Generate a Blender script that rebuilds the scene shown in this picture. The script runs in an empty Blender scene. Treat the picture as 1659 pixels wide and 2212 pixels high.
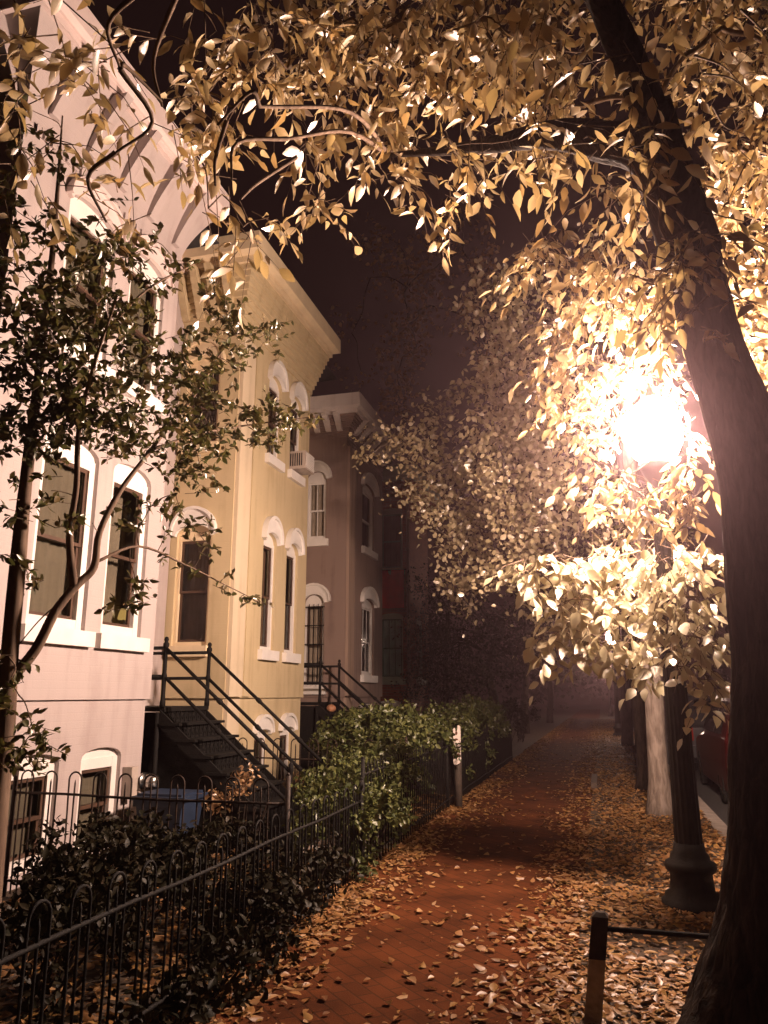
import bpy, math, random
import numpy as np
from mathutils import Vector, Matrix, noise
C = bpy.context
S = C.scene
COL = S.collection
rng = np.random.default_rng(7)
random.seed(7)
PI = math.pi

# ------------------------------------------------------------------ camera
YAW, PITCH, EYE = math.radians(15.409), math.radians(13.344), 1.6
FPX, CU, CV = 1661.0, 829.5, 1106.0
cam_d = bpy.data.cameras.new('camera')
cam = bpy.data.objects.new('camera', cam_d); COL.objects.link(cam)
cam.location = (0, 0, EYE)
cam.rotation_euler = (PI/2 + PITCH, 0, YAW)
cam_d.sensor_fit = 'VERTICAL'; cam_d.sensor_height = 36; cam_d.sensor_width = 27
cam_d.lens = FPX/2212*36
cam_d.clip_start = 0.05; cam_d.clip_end = 1000
S.camera = cam
_ca, _sa, _cp, _sp = math.cos(YAW), math.sin(YAW), math.cos(PITCH), math.sin(PITCH)
def ray(u, v):
    x = u-CU; y = CV-v
    fw = FPX*_cp - y*_sp; up = FPX*_sp + y*_cp
    return Vector((-_sa*fw + _ca*x, _ca*fw + _sa*x, up)).normalized()
def at(u, v, t):                       # the point seen at a place of the photo, t metres away
    return Vector((0, 0, EYE)) + ray(u, v)*t

# ------------------------------------------------------------------ night sky, exposure
W = bpy.data.worlds.new('World'); S.world = W; W.use_nodes = True
nt = W.node_tree
bg = nt.nodes['Background']
bg.inputs['Color'].default_value = (0.90, 0.38, 0.34, 1)
bg.inputs['Strength'].default_value = 0.011
S.view_settings.view_transform = 'Standard'
S.view_settings.look = 'None'
S.view_settings.exposure = 0
S.view_settings.gamma = 1
S.render.engine = 'CYCLES'
S.cycles.use_denoising = True
try: S.cycles.denoiser = 'OPENIMAGEDENOISE'
except Exception: pass
S.cycles.max_bounces = 6; S.cycles.diffuse_bounces = 3; S.cycles.glossy_bounces = 2
S.cycles.transmission_bounces = 4; S.cycles.transparent_max_bounces = 8; S.cycles.volume_bounces = 0
S.cycles.sample_clamp_indirect = 4; S.cycles.sample_clamp_direct = 0
S.cycles.caustics_reflective = False; S.cycles.caustics_refractive = False
LX, LY = 0.585, 6.87                    # foot of the street lamp
LAMP_I = 1150.0                          # radiance of the lamp globe
LAMP_COL = (1.0, 0.70, 0.55)
HAZE = 0.0022

# ------------------------------------------------------------------ materials
M = {}
def newmat(name):
    m = bpy.data.materials.new(name); m.use_nodes = True
    M[name] = m
    n = m.node_tree.nodes
    return m, n, m.node_tree.links, n['Principled BSDF']
def ramp(n, l, fac, stops):
    r = n.new('ShaderNodeValToRGB')
    while len(r.color_ramp.elements) < len(stops): r.color_ramp.elements.new(0.5)
    for e, (p, c) in zip(r.color_ramp.elements, stops):
        e.position = p; e.color = (*c, 1)
    l.new(fac, r.inputs['Fac']); return r
def simple(name, col, rough=0.6, var=0.25, scale=6, metal=0.0, bump=0.0, bscale=40, spec=0.4):
    m, n, l, p = newmat(name)
    tc = n.new('ShaderNodeTexCoord')
    ns = n.new('ShaderNodeTexNoise'); ns.inputs['Scale'].default_value = scale; ns.inputs['Detail'].default_value = 6
    l.new(tc.outputs['Object'], ns.inputs['Vector'])
    a = tuple(c*(1-var) for c in col); b = tuple(min(1, c*(1+var)) for c in col)
    r = ramp(n, l, ns.outputs['Fac'], [(0.3, a), (0.7, b)])
    l.new(r.outputs['Color'], p.inputs['Base Color'])
    p.inputs['Roughness'].default_value = rough; p.inputs['Metallic'].default_value = metal
    p.inputs['Specular IOR Level'].default_value = spec
    if bump:
        n2 = n.new('ShaderNodeTexNoise'); n2.inputs['Scale'].default_value = bscale; n2.inputs['Detail'].default_value = 4
        l.new(tc.outputs['Object'], n2.inputs['Vector'])
        bm = n.new('ShaderNodeBump'); bm.inputs['Strength'].default_value = bump; bm.inputs['Distance'].default_value = 0.01
        l.new(n2.outputs['Fac'], bm.inputs['Height']); l.new(bm.outputs['Normal'], p.inputs['Normal'])
    return m
def wallmat(name, col, dirt, bump=0.25, brick=None):
    """painted brick: blotchy paint, faint streaks of dirt, brick courses in the relief"""
    m, n, l, p = newmat(name)
    tc = n.new('ShaderNodeTexCoord'); sx = n.new('ShaderNodeSeparateXYZ'); l.new(tc.outputs['Object'], sx.inputs[0])
    ad = n.new('ShaderNodeMath'); ad.operation = 'ADD'; l.new(sx.outputs['X'], ad.inputs[0]); l.new(sx.outputs['Y'], ad.inputs[1])
    cx = n.new('ShaderNodeCombineXYZ'); l.new(ad.outputs[0], cx.inputs['X']); l.new(sx.outputs['Z'], cx.inputs['Y'])
    bt = n.new('ShaderNodeTexBrick'); l.new(cx.outputs[0], bt.inputs['Vector'])
    bt.inputs['Scale'].default_value = 1.0; bt.inputs['Brick Width'].default_value = 0.21; bt.inputs['Row Height'].default_value = 0.075
    bt.inputs['Mortar Size'].default_value = 0.006; bt.inputs['Mortar Smooth'].default_value = 0.3
    ns = n.new('ShaderNodeTexNoise'); ns.inputs['Scale'].default_value = 1.3; ns.inputs['Detail'].default_value = 9; ns.inputs['Roughness'].default_value = 0.65
    l.new(tc.outputs['Object'], ns.inputs['Vector'])
    mp = n.new('ShaderNodeMapping'); mp.inputs['Scale'].default_value = (7, 7, 0.5); l.new(tc.outputs['Object'], mp.inputs['Vector'])
    n2 = n.new('ShaderNodeTexNoise'); n2.inputs['Scale'].default_value = 1.0; n2.inputs['Detail'].default_value = 5; l.new(mp.outputs[0], n2.inputs['Vector'])
    mu = n.new('ShaderNodeMath'); mu.operation = 'MULTIPLY'; l.new(ns.outputs['Fac'], mu.inputs[0]); l.new(n2.outputs['Fac'], mu.inputs[1])
    r = ramp(n, l, mu.outputs[0], [(0.12, dirt), (0.24, col), (0.5, tuple(min(1, c*1.05) for c in col))])
    last = r.outputs['Color']
    if brick:
        bt.inputs['Color1'].default_value = (*brick[0], 1); bt.inputs['Color2'].default_value = (*brick[1], 1); bt.inputs['Mortar'].default_value = (*brick[2], 1)
        last = bt.outputs['Color']
    l.new(last, p.inputs['Base Color']); p.inputs['Roughness'].default_value = 0.75; p.inputs['Specular IOR Level'].default_value = 0.25
    n3 = n.new('ShaderNodeTexNoise'); n3.inputs['Scale'].default_value = 60; l.new(tc.outputs['Object'], n3.inputs['Vector'])
    iv = n.new('ShaderNodeMath'); iv.operation = 'MULTIPLY_ADD'; iv.inputs[1].default_value = -0.8; l.new(bt.outputs['Fac'], iv.inputs[0]); l.new(n3.outputs['Fac'], iv.inputs[2])
    bm = n.new('ShaderNodeBump'); bm.inputs['Strength'].default_value = bump; bm.inputs['Distance'].default_value = 0.006
    l.new(iv.outputs[0], bm.inputs['Height']); l.new(bm.outputs['Normal'], p.inputs['Normal'])
    return m
def leafmat(name, cols, trans=0.45, gloss=0.12, rough=0.35, tcol=None):
    """each leaf (a mesh island) takes its own tint; light passes through the blade"""
    m, n, l, p = newmat(name)
    g = n.new('ShaderNodeNewGeometry')
    k = len(cols)
    r = ramp(n, l, g.outputs['Random Per Island'], [(i/(k-1) if k > 1 else 0, c) for i, c in enumerate(cols)])
    n.remove(p)
    d = n.new('ShaderNodeBsdfDiffuse'); t = n.new('ShaderNodeBsdfTranslucent'); gl = n.new('ShaderNodeBsdfGlossy')
    gl.inputs['Roughness'].default_value = rough; gl.inputs['Color'].default_value = (1, 1, 1, 1)
    l.new(r.outputs['Color'], d.inputs['Color'])
    if tcol:
        mx = n.new('ShaderNodeMixRGB'); mx.blend_type = 'MULTIPLY'; mx.inputs[0].default_value = 1; mx.inputs[2].default_value = (*tcol, 1)
        l.new(r.outputs['Color'], mx.inputs[1]); l.new(mx.outputs[0], t.inputs['Color'])
    else: l.new(r.outputs['Color'], t.inputs['Color'])
    m1 = n.new('ShaderNodeMixShader'); m1.inputs[0].default_value = trans; l.new(d.outputs[0], m1.inputs[1]); l.new(t.outputs[0], m1.inputs[2])
    m2 = n.new('ShaderNodeMixShader'); m2.inputs[0].default_value = gloss; l.new(m1.outputs[0], m2.inputs[1]); l.new(gl.outputs[0], m2.inputs[2])
    l.new(m2.outputs[0], n['Material Output'].inputs['Surface'])
    return m
def emitmat(name, col, strength):
    m, n, l, p = newmat(name); n.remove(p)
    e = n.new('ShaderNodeEmission'); e.inputs['Color'].default_value = (*col, 1); e.inputs['Strength'].default_value = strength
    l.new(e.outputs[0], n['Material Output'].inputs['Surface']); return m

wallmat('pink_paint', (0.455, 0.39, 0.375), (0.385, 0.32, 0.305), 0.2)
wallmat('yellow_paint', (0.57, 0.46, 0.285), (0.47, 0.37, 0.22), 0.14)
wallmat('lit_yellow_paint', (0.64, 0.53, 0.38), (0.54, 0.44, 0.30), 0.12)  # lighter yellow: lamplight on the corner strip is put into the colour
wallmat('grey_paint', (0.27, 0.195, 0.165), (0.20, 0.14, 0.12), 0.2)
wallmat('greyer_paint', (0.36, 0.26, 0.205), (0.27, 0.19, 0.15), 0.15)
wallmat('red_brick', (0.3, 0.1, 0.05), (0.2, 0.06, 0.03), 0.5, ((0.30, 0.09, 0.045), (0.22, 0.065, 0.035), (0.2, 0.15, 0.11)))
wallmat('white_brick', (0.78, 0.70, 0.66), (0.62, 0.54, 0.50), 0.5)
simple('white_trim', (0.80, 0.76, 0.72), 0.5, 0.06, 4, bump=0.1)
simple('cream_trim', (0.74, 0.60, 0.40), 0.55, 0.10, 4, bump=0.15)
simple('pink_trim', (0.72, 0.60, 0.57), 0.55, 0.08, 4, bump=0.15)
simple('green_trim', (0.36, 0.42, 0.33), 0.5, 0.1, 4)
simple('brown_sash', (0.085, 0.048, 0.032), 0.5, 0.2, 6)
simple('green_sash', (0.05, 0.13, 0.09), 0.4, 0.2, 6)
simple('iron', (0.006, 0.005, 0.0045), 0.8, 0.4, 20, 0.0, 0.4, 60, 0.25)
simple('rusty_iron', (0.026, 0.015, 0.010), 0.65, 0.5, 25, 0.0, 0.4, 60, 0.3)
simple('lamp_iron', (0.02, 0.018, 0.017), 0.6, 0.3, 10, 0.3, 0.3, 40)
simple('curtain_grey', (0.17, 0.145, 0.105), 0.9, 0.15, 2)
simple('curtain_grey_lit', (0.22, 0.185, 0.135), 0.9, 0.15, 2)  # lighter copy of the grey curtain, making up for weak light there
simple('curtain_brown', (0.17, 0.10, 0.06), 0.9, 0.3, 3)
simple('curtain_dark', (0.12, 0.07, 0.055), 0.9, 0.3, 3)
simple('curtain_pale', (0.55, 0.45, 0.36), 0.9, 0.15, 9)
simple('curtain_teal', (0.42, 0.60, 0.55), 0.9, 0.2, 4)
simple('roofing', (0.03, 0.03, 0.032), 0.9)
simple('grey_wood', (0.66, 0.58, 0.53), 0.85, 0.3, 14, bump=0.5, bscale=30)
simple('dark_wood', (0.06, 0.045, 0.035), 0.85, 0.3, 14, bump=0.5, bscale=30)
simple('white_board', (0.72, 0.62, 0.55), 0.7, 0.1, 14)
simple('rust_stain', (0.10, 0.04, 0.02), 0.9, 0.3, 30)
simple('blue_plastic', (0.018, 0.03, 0.06), 0.5, 0.2, 8)
simple('meter_grey', (0.45, 0.38, 0.33), 0.5, 0.15, 10)
simple('concrete', (0.26, 0.22, 0.19), 0.9, 0.2, 6, bump=0.4)
simple('asphalt', (0.045, 0.042, 0.042), 0.9, 0.3, 30, bump=0.5, bscale=200)
simple('car_red', (0.06, 0.004, 0.0035), 0.3, 0.05, 2, 0.2)
simple('car_grey', (0.05, 0.05, 0.055), 0.3, 0.05, 2, 0.4)
simple('black_rubber', (0.015, 0.015, 0.015), 0.8)
simple('chrome', (0.6, 0.58, 0.55), 0.25, 0.05, 2, 1.0)
simple('car_glass', (0.01, 0.01, 0.012), 0.06, 0.05, 2)
simple('red_lens', (0.25, 0.015, 0.008), 0.2, 0.05, 2)
simple('red_cloth', (0.75, 0.018, 0.02), 0.85, 0.12, 5, bump=0.3, bscale=6)
simple('pumpkin_skin', (0.42, 0.20, 0.11), 0.5, 0.15, 8)
emitmat('lamp_globe_glow', LAMP_COL, LAMP_I)
emitmat('far_globe_glow', LAMP_COL, LAMP_I*0.25)
emitmat('shade_glow', (1.0, 0.60, 0.17), 0.55)
# soil under shrubs, brick pavement, bark
simple('soil', (0.055, 0.036, 0.022), 0.95, 0.5, 5, bump=0.8, bscale=25)
def pavement_mat():
    m, n, l, p = newmat('brick_paving')
    tc = n.new('ShaderNodeTexCoord')
    mp = n.new('ShaderNodeMapping'); mp.inputs['Rotation'].default_value = (0, 0, math.radians(45)); l.new(tc.outputs['Object'], mp.inputs[0])
    nd = n.new('ShaderNodeTexNoise'); nd.inputs['Scale'].default_value = 0.9; l.new(tc.outputs['Object'], nd.inputs['Vector'])
    mv = n.new('ShaderNodeVectorMath'); mv.operation = 'MULTIPLY_ADD'; mv.inputs[1].default_value = (0.05, 0.05, 0); l.new(nd.outputs['Color'], mv.inputs[0]); l.new(mp.outputs[0], mv.inputs[2])
    bt = n.new('ShaderNodeTexBrick'); l.new(mv.outputs[0], bt.inputs['Vector'])
    for k, v in (('Scale', 1), ('Brick Width', 0.2), ('Row Height', 0.1), ('Mortar Size', 0.006), ('Mortar Smooth', 0.2), ('Bias', 0.0)): bt.inputs[k].default_value = v
    bt.inputs['Color1'].default_value = (0.112, 0.036, 0.013, 1); bt.inputs['Color2'].default_value = (0.082, 0.027, 0.010, 1); bt.inputs['Mortar'].default_value = (0.058, 0.023, 0.010, 1)
    ns = n.new('ShaderNodeTexNoise'); ns.inputs['Scale'].default_value = 2.2; ns.inputs['Detail'].default_value = 8; l.new(tc.outputs['Object'], ns.inputs['Vector'])
    r = ramp(n, l, ns.outputs['Fac'], [(0.3, (0.48, 0.46, 0.46)), (0.7, (1.15, 1.08, 1.0))])
    mx = n.new('ShaderNodeMixRGB'); mx.blend_type = 'MULTIPLY'; mx.inputs[0].default_value = 1; l.new(bt.outputs['Color'], mx.inputs[1]); l.new(r.outputs['Color'], mx.inputs[2])
    l.new(mx.outputs[0], p.inputs['Base Color']); p.inputs['Roughness'].default_value = 0.9; p.inputs['Specular IOR Level'].default_value = 0.06
    n3 = n.new('ShaderNodeTexNoise'); n3.inputs['Scale'].default_value = 90; l.new(tc.outputs['Object'], n3.inputs['Vector'])
    iv = n.new('ShaderNodeMath'); iv.operation = 'MULTIPLY_ADD'; iv.inputs[1].default_value = -1.0; l.new(bt.outputs['Fac'], iv.inputs[0]); l.new(n3.outputs['Fac'], iv.inputs[2])
    bm = n.new('ShaderNodeBump'); bm.inputs['Strength'].default_value = 0.4; bm.inputs['Distance'].default_value = 0.005
    l.new(iv.outputs[0], bm.inputs['Height']); l.new(bm.outputs['Normal'], p.inputs['Normal'])
pavement_mat()
def barkmat(name, a, b, sc=9, st=0.9):
    m, n, l, p = newmat(name)
    tc = n.new('ShaderNodeTexCoord'); mp = n.new('ShaderNodeMapping'); mp.inputs['Scale'].default_value = (1, 1, 0.22); l.new(tc.outputs['Object'], mp.inputs[0])
    v = n.new('ShaderNodeTexNoise'); v.inputs['Scale'].default_value = sc*3; v.inputs['Detail'].default_value = 8; v.inputs['Distortion'].default_value = 0.6; l.new(mp.outputs[0], v.inputs['Vector'])
    r = ramp(n, l, v.outputs['Fac'], [(0.35, a), (0.65, b)]); l.new(r.outputs['Color'], p.inputs['Base Color'])
    p.inputs['Roughness'].default_value = 0.9; p.inputs['Specular IOR Level'].default_value = 0.2
    bm = n.new('ShaderNodeBump'); bm.inputs['Strength'].default_value = st; bm.inputs['Distance'].default_value = 0.02
    l.new(v.outputs['Fac'], bm.inputs['Height']); l.new(bm.outputs['Normal'], p.inputs['Normal'])
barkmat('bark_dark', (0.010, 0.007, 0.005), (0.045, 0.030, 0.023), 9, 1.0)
barkmat('bark_pale', (0.11, 0.085, 0.068), (0.23, 0.185, 0.155), 7, 0.9)
barkmat('bark_smooth', (0.10, 0.065, 0.045), (0.20, 0.14, 0.10), 5, 0.3)
leafmat('gold_leaf', [(0.54, 0.34, 0.12), (0.42, 0.27, 0.10), (0.70, 0.54, 0.28), (0.30, 0.19, 0.07), (0.58, 0.42, 0.17), (0.44, 0.31, 0.11), (0.68, 0.50, 0.25)], 0.46, 0.20, 0.42)
leafmat('lime_leaf', [(0.54, 0.46, 0.27), (0.62, 0.53, 0.34), (0.48, 0.42, 0.22), (0.66, 0.56, 0.38)], 0.45, 0.16, 0.42)
leafmat('olive_leaf', [(0.30, 0.24, 0.13), (0.42, 0.34, 0.20), (0.52, 0.42, 0.27), (0.36, 0.30, 0.15)], 0.3, 0.10, 0.35)
leafmat('brown_leaf', [(0.26, 0.14, 0.06), (0.36, 0.21, 0.10), (0.22, 0.14, 0.06)], 0.3, 0.06, 0.4)
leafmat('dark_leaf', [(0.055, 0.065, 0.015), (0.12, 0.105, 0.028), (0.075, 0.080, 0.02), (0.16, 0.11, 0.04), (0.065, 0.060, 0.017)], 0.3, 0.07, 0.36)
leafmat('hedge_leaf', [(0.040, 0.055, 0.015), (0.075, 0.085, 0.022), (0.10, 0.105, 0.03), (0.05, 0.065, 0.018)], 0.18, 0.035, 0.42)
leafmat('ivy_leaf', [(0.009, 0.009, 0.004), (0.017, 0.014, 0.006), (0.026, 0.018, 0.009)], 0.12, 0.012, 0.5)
leafmat('fallen_leaf', [(0.25, 0.115, 0.036), (0.34, 0.18, 0.068), (0.18, 0.075, 0.025), (0.33, 0.19, 0.058), (0.12, 0.05, 0.02), (0.42, 0.25, 0.115), (0.21, 0.095, 0.034)], 0.15, 0.04, 0.4)
def glassmat():
    m, n, l, p = newmat('window_glass'); n.remove(p)
    t = n.new('ShaderNodeBsdfTransparent'); t.inputs['Color'].default_value = (0.82, 0.82, 0.80, 1)
    g = n.new('ShaderNodeBsdfGlossy'); g.inputs['Roughness'].default_value = 0.04
    lw = n.new('ShaderNodeFresnel'); lw.inputs['IOR'].default_value = 1.5
    mx = n.new('ShaderNodeMixShader'); l.new(lw.outputs[0], mx.inputs[0]); l.new(t.outputs[0], mx.inputs[1]); l.new(g.outputs[0], mx.inputs[2])
    l.new(mx.outputs[0], n['Material Output'].inputs['Surface'])
glassmat()

# ------------------------------------------------------------------ helpers
def tag(o, label=None, cat=None, group=None, kind=None):
    if label: o['label'] = label
    if cat: o['category'] = cat
    if group: o['group'] = group
    if kind: o['kind'] = kind
    return o
def empty(name, loc=(0, 0, 0), label=None, cat=None, group=None):
    o = bpy.data.objects.new(name, None); COL.objects.link(o); o.location = loc; o.empty_display_size = 0.1
    return tag(o, label, cat, group)
class MB:
    """collects shapes and links them as ONE mesh object"""
    def __init__(s): s.v = []; s.f = []; s.sm = []
    def add(s, vs, fs, smooth=False):
        b = len(s.v); s.v += [tuple(v) for v in vs]; s.f += [tuple(b+i for i in f) for f in fs]; s.sm += [smooth]*len(fs); return s
    def quad(s, a, b, c, d): return s.add([a, b, c, d], [(0, 1, 2, 3)])
    def box(s, x0, x1, y0, y1, z0, z1):
        vs = [(x, y, z) for z in (z0, z1) for y in (y0, y1) for x in (x0, x1)]
        return s.add(vs, [(0, 2, 3, 1), (4, 5, 7, 6), (0, 1, 5, 4), (2, 6, 7, 3), (0, 4, 6, 2), (1, 3, 7, 5)])
    def fbox(s, F, s0, s1, z0, z1, d0, d1):
        """box in a wall's own frame: along, up, and out of the wall"""
        vs = [F.p(a, z, d) for d in (d0, d1) for z in (z0, z1) for a in (s0, s1)]
        return s.add(vs, [(0, 2, 3, 1), (4, 5, 7, 6), (0, 1, 5, 4), (2, 6, 7, 3), (0, 4, 6, 2), (1, 3, 7, 5)])
    def tube(s, pts, rad, sides=8, wob=0.0, cap=True, seed=0.0, ridge=0.0, root=0.0):
        pts = [Vector(p) for p in pts]
        if not hasattr(rad, '__len__'): rad = [rad]*len(pts)
        vs = []; fs = []; ref = None
        for i, p in enumerate(pts):
            d = (pts[min(i+1, len(pts)-1)] - pts[max(i-1, 0)]).normalized()
            if ref is None:
                ref = Vector((1, 0, 0)) if abs(d.x) < 0.8 else Vector((0, 1, 0))
            a = (ref - d*ref.dot(d)).normalized(); b = d.cross(a); ref = a
            for k in range(sides):
                t = 2*PI*k/sides; r = rad[i]
                if wob:
                    q = p*2.2 + Vector((math.cos(t), math.sin(t), 0))*1.3 + Vector((seed, 0, 0))
                    r *= 1 + wob*noise.noise(q)
                if ridge:
                    g = noise.noise(Vector((math.cos(t)*4.5, math.sin(t)*4.5, i*0.16))) + 0.6*noise.noise(Vector((math.cos(t)*11, math.sin(t)*11, i*0.3)))
                    r *= 1 + ridge*(1-2.2*abs(g))
                if root: r *= 1 + root*math.exp(-max(p.z, 0)/0.28)*math.cos(5*t+0.8)
                vs.append(p + a*(r*math.cos(t)) + b*(r*math.sin(t)))
        for i in range(len(pts)-1):
            for k in range(sides):
                k2 = (k+1) % sides
                fs.append((i*sides+k, i*sides+k2, (i+1)*sides+k2, (i+1)*sides+k))
        if cap:
            fs.append(tuple(range(sides-1, -1, -1))); fs.append(tuple((len(pts)-1)*sides+k for k in range(sides)))
        return s.add(vs, fs, True)
    def lathe(s, c, prof, sides=20, flute=0.0):
        vs = []; fs = []
        for r, z in prof:
            for k in range(sides):
                t = 2*PI*k/sides; rr = r*(1 - (flute if (k % 2) else 0))
                vs.append((c[0]+rr*math.cos(t), c[1]+rr*math.sin(t), c[2]+z))
        for i in range(len(prof)-1):
            for k in range(sides):
                k2 = (k+1) % sides
                fs.append((i*sides+k, i*sides+k2, (i+1)*sides+k2, (i+1)*sides+k))
        fs.append(tuple(range(sides-1, -1, -1))); fs.append(tuple((len(prof)-1)*sides+k for k in range(sides)))
        return s.add(vs, fs, flute == 0)
    def build(s, name, mat, parent=None):
        me = bpy.data.meshes.new(name); me.from_pydata(s.v, [], s.f)
        me.polygons.foreach_set('use_smooth', s.sm); me.materials.append(M[mat] if isinstance(mat, str) else mat); me.update()
        o = bpy.data.objects.new(name, me); COL.objects.link(o)
        if parent is not None:
            o.parent = parent
            p = parent.location.copy(); q = parent.parent
            while q is not None: p += q.location; q = q.parent
            me.transform(Matrix.Translation(-p))
        return o
def copy_tree(o, parent=None):
    c = o.copy(); COL.objects.link(c); c.parent = parent
    for ch in o.children: copy_tree(ch, c)
    return c
def bez(pts, n=12):
    """smooth curve through points"""
    pts = [Vector(p) for p in pts]; P = [pts[0]*2-pts[1]] + pts + [pts[-1]*2-pts[-2]]; out = []
    for i in range(1, len(P)-2):
        for k in range(n):
            t = k/n; a, b, c, d = P[i-1], P[i], P[i+1], P[i+2]
            out.append(0.5*((2*b)+(c-a)*t+(2*a-5*b+4*c-d)*t*t+(3*b-a-3*c+d)*t**3))
    return out + [pts[-1]]
def taper(n, a, b): return [a+(b-a)*i/(n-1) for i in range(n)]

# ---- leaves
def unit(a): return a/np.maximum(np.linalg.norm(a, axis=1, keepdims=True), 1e-9)
def leaf_mesh(name, pos, ax, nr, ln, wd, mat, parent=None, curl=0.25, fold=0.35, fine=True):
    """many pointed leaf blades, folded on the midrib, in one mesh"""
    n = len(pos); ax = unit(ax); sd = unit(np.cross(ax, nr)); nr = np.cross(sd, ax)
    ln = np.broadcast_to(ln, (n,))[:, None]; wd = np.broadcast_to(wd, (n,))[:, None]
    cu = curl*(0.4+rng.random((n, 1))*1.2); fo = fold*(0.3+rng.random((n, 1)))
    def pt(t, w, z): return pos + ax*(ln*t) + sd*(wd*w) + nr*(wd*abs(w)*fo - ln*cu*t*t + z)
    if fine:
        P = [pt(0, 0, 0), pt(0.22, 0, 0), pt(0.48, 0, 0), pt(0.76, 0, 0), pt(1, 0, 0), pt(0.16, 0.30, 0), pt(0.42, 0.5, 0), pt(0.74, 0.33, 0), pt(0.16, -0.30, 0), pt(0.42, -0.5, 0), pt(0.74, -0.33, 0)]
        F = [(0, 1, 5), (5, 1, 2, 6), (6, 2, 3, 7), (7, 3, 4), (0, 8, 1), (8, 9, 2, 1), (9, 10, 3, 2), (10, 4, 3)]
    else:
        P = [pt(0, 0, 0), pt(1, 0, 0), pt(0.45, 0.5, 0), pt(0.45, -0.5, 0)]
        F = [(0, 1, 2), (0, 3, 1)]
    k = len(P); V = np.stack(P, 1).reshape(-1, 3)
    loops = []; starts = []; tot = 0; base = np.arange(n)*k
    lens = [len(f) for f in F]; flat = np.concatenate([np.array(f) for f in F])
    L = (base[:, None] + flat[None, :]).reshape(-1)
    st = np.concatenate([[0], np.cumsum(lens)[:-1]]); per = sum(lens)
    ST = (np.arange(n)[:, None]*per + st[None, :]).reshape(-1)
    TT = np.tile(np.array(lens), n)
    me = bpy.data.meshes.new(name)
    me.vertices.add(len(V)); me.vertices.foreach_set('co', V.astype(np.float32).ravel())
    me.loops.add(len(L)); me.loops.foreach_set('vertex_index', L.astype(np.int32))
    me.polygons.add(len(ST)); me.polygons.foreach_set('loop_start', ST.astype(np.int32)); me.polygons.foreach_set('loop_total', TT.astype(np.int32))
    me.update(calc_edges=True); me.validate()
    me.polygons.foreach_set('use_smooth', np.ones(len(ST), dtype=bool)); me.materials.append(M[mat])
    o = bpy.data.objects.new(name, me); COL.objects.link(o)
    if parent is not None:
        o.parent = parent; me.transform(Matrix.Translation(-parent.location))
    return o
class Leaves:
    def __init__(s): s.p = []; s.a = []; s.n = []; s.l = []; s.w = []
    def add(s, p, a, n, l, w):
        s.p.append(p); s.a.append(a); s.n.append(n); s.l.append(np.broadcast_to(l, (len(p),))); s.w.append(np.broadcast_to(w, (len(p),)))
    def cut(s, c, r):
        P = np.concatenate(s.p); k = np.linalg.norm(P-np.array(c), axis=1) > r
        s.p = [P[k]]; s.a = [np.concatenate(s.a)[k]]; s.n = [np.concatenate(s.n)[k]]; s.l = [np.concatenate(s.l)[k]]; s.w = [np.concatenate(s.w)[k]]
    def build(s, name, mat, parent, **kw):
        return leaf_mesh(name, np.concatenate(s.p), np.concatenate(s.a), np.concatenate(s.n), np.concatenate(s.l), np.concatenate(s.w), mat, parent, **kw)
def rand_unit(n):
    a = rng.normal(size=(n, 3)); return unit(a)
def sprays(L, T, centre, rad, count, leaf=0.10, ratio=0.42, per=7, droop=0.5, twig=0.28, twig_r=0.0025):
    """drooping leafy twigs spread through a clump"""
    c = np.array(centre); rad = np.array(rad)
    for _ in range(count):
        o = c + rand_unit(1)[0]*rad*(rng.random()**0.45)
        d = rand_unit(1)[0]; d[2] = d[2]*0.6 - droop; d /= np.linalg.norm(d)
        tl = twig*(0.6+0.8*rng.random()); m = max(3, int(per*(0.6+0.8*rng.random())))
        ts = (np.arange(m)+0.8)/m
        pts = o + d*(ts[:, None]*tl) - np.array([0, 0, 1])*(ts[:, None]**2)*tl*0.25*droop*2
        up = np.array([0, 0, 1.0]); s = np.cross(d, up); s /= max(1e-6, np.linalg.norm(s))
        sg = np.where(np.arange(m) % 2 == 0, 1, -1)[:, None]
        a = d*0.55 + s*sg*0.85 + rng.normal(size=(m, 3))*0.28 - up*droop*0.55
        a[-1] = d - up*0.3
        nr = up*0.8 + rng.normal(size=(m, 3))*0.55
        ll = leaf*(0.7+0.6*rng.random(m))
        L.add(pts, a, nr, ll, ll*ratio*(0.65+0.65*rng.random(m)))
        if T is not None:
            T.tube([o - d*0.08, o + d*tl*0.5, pts[-1]], [twig_r*1.6, twig_r*1.2, twig_r*0.6], 3, cap=False)
def scatter(L, centre, rad, count, leaf=0.06, ratio=0.5, shell=0.5, flat=0.5):
    """leaves through an ellipsoid, denser near its skin, tilted outwards"""
    c = np.array(centre); rad = np.array(rad)
    d = rand_unit(count); r = rng.random(count)**shell
    p = c + d*rad*r[:, None]
    a = rand_unit(count) + np.array([0, 0, -0.25]); nr = d*flat + rand_unit(count)*0.6 + np.array([0, 0, 0.35])
    ll = leaf*(0.6+0.8*rng.random(count))
    L.add(p, a, nr, ll, ll*ratio)

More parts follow.
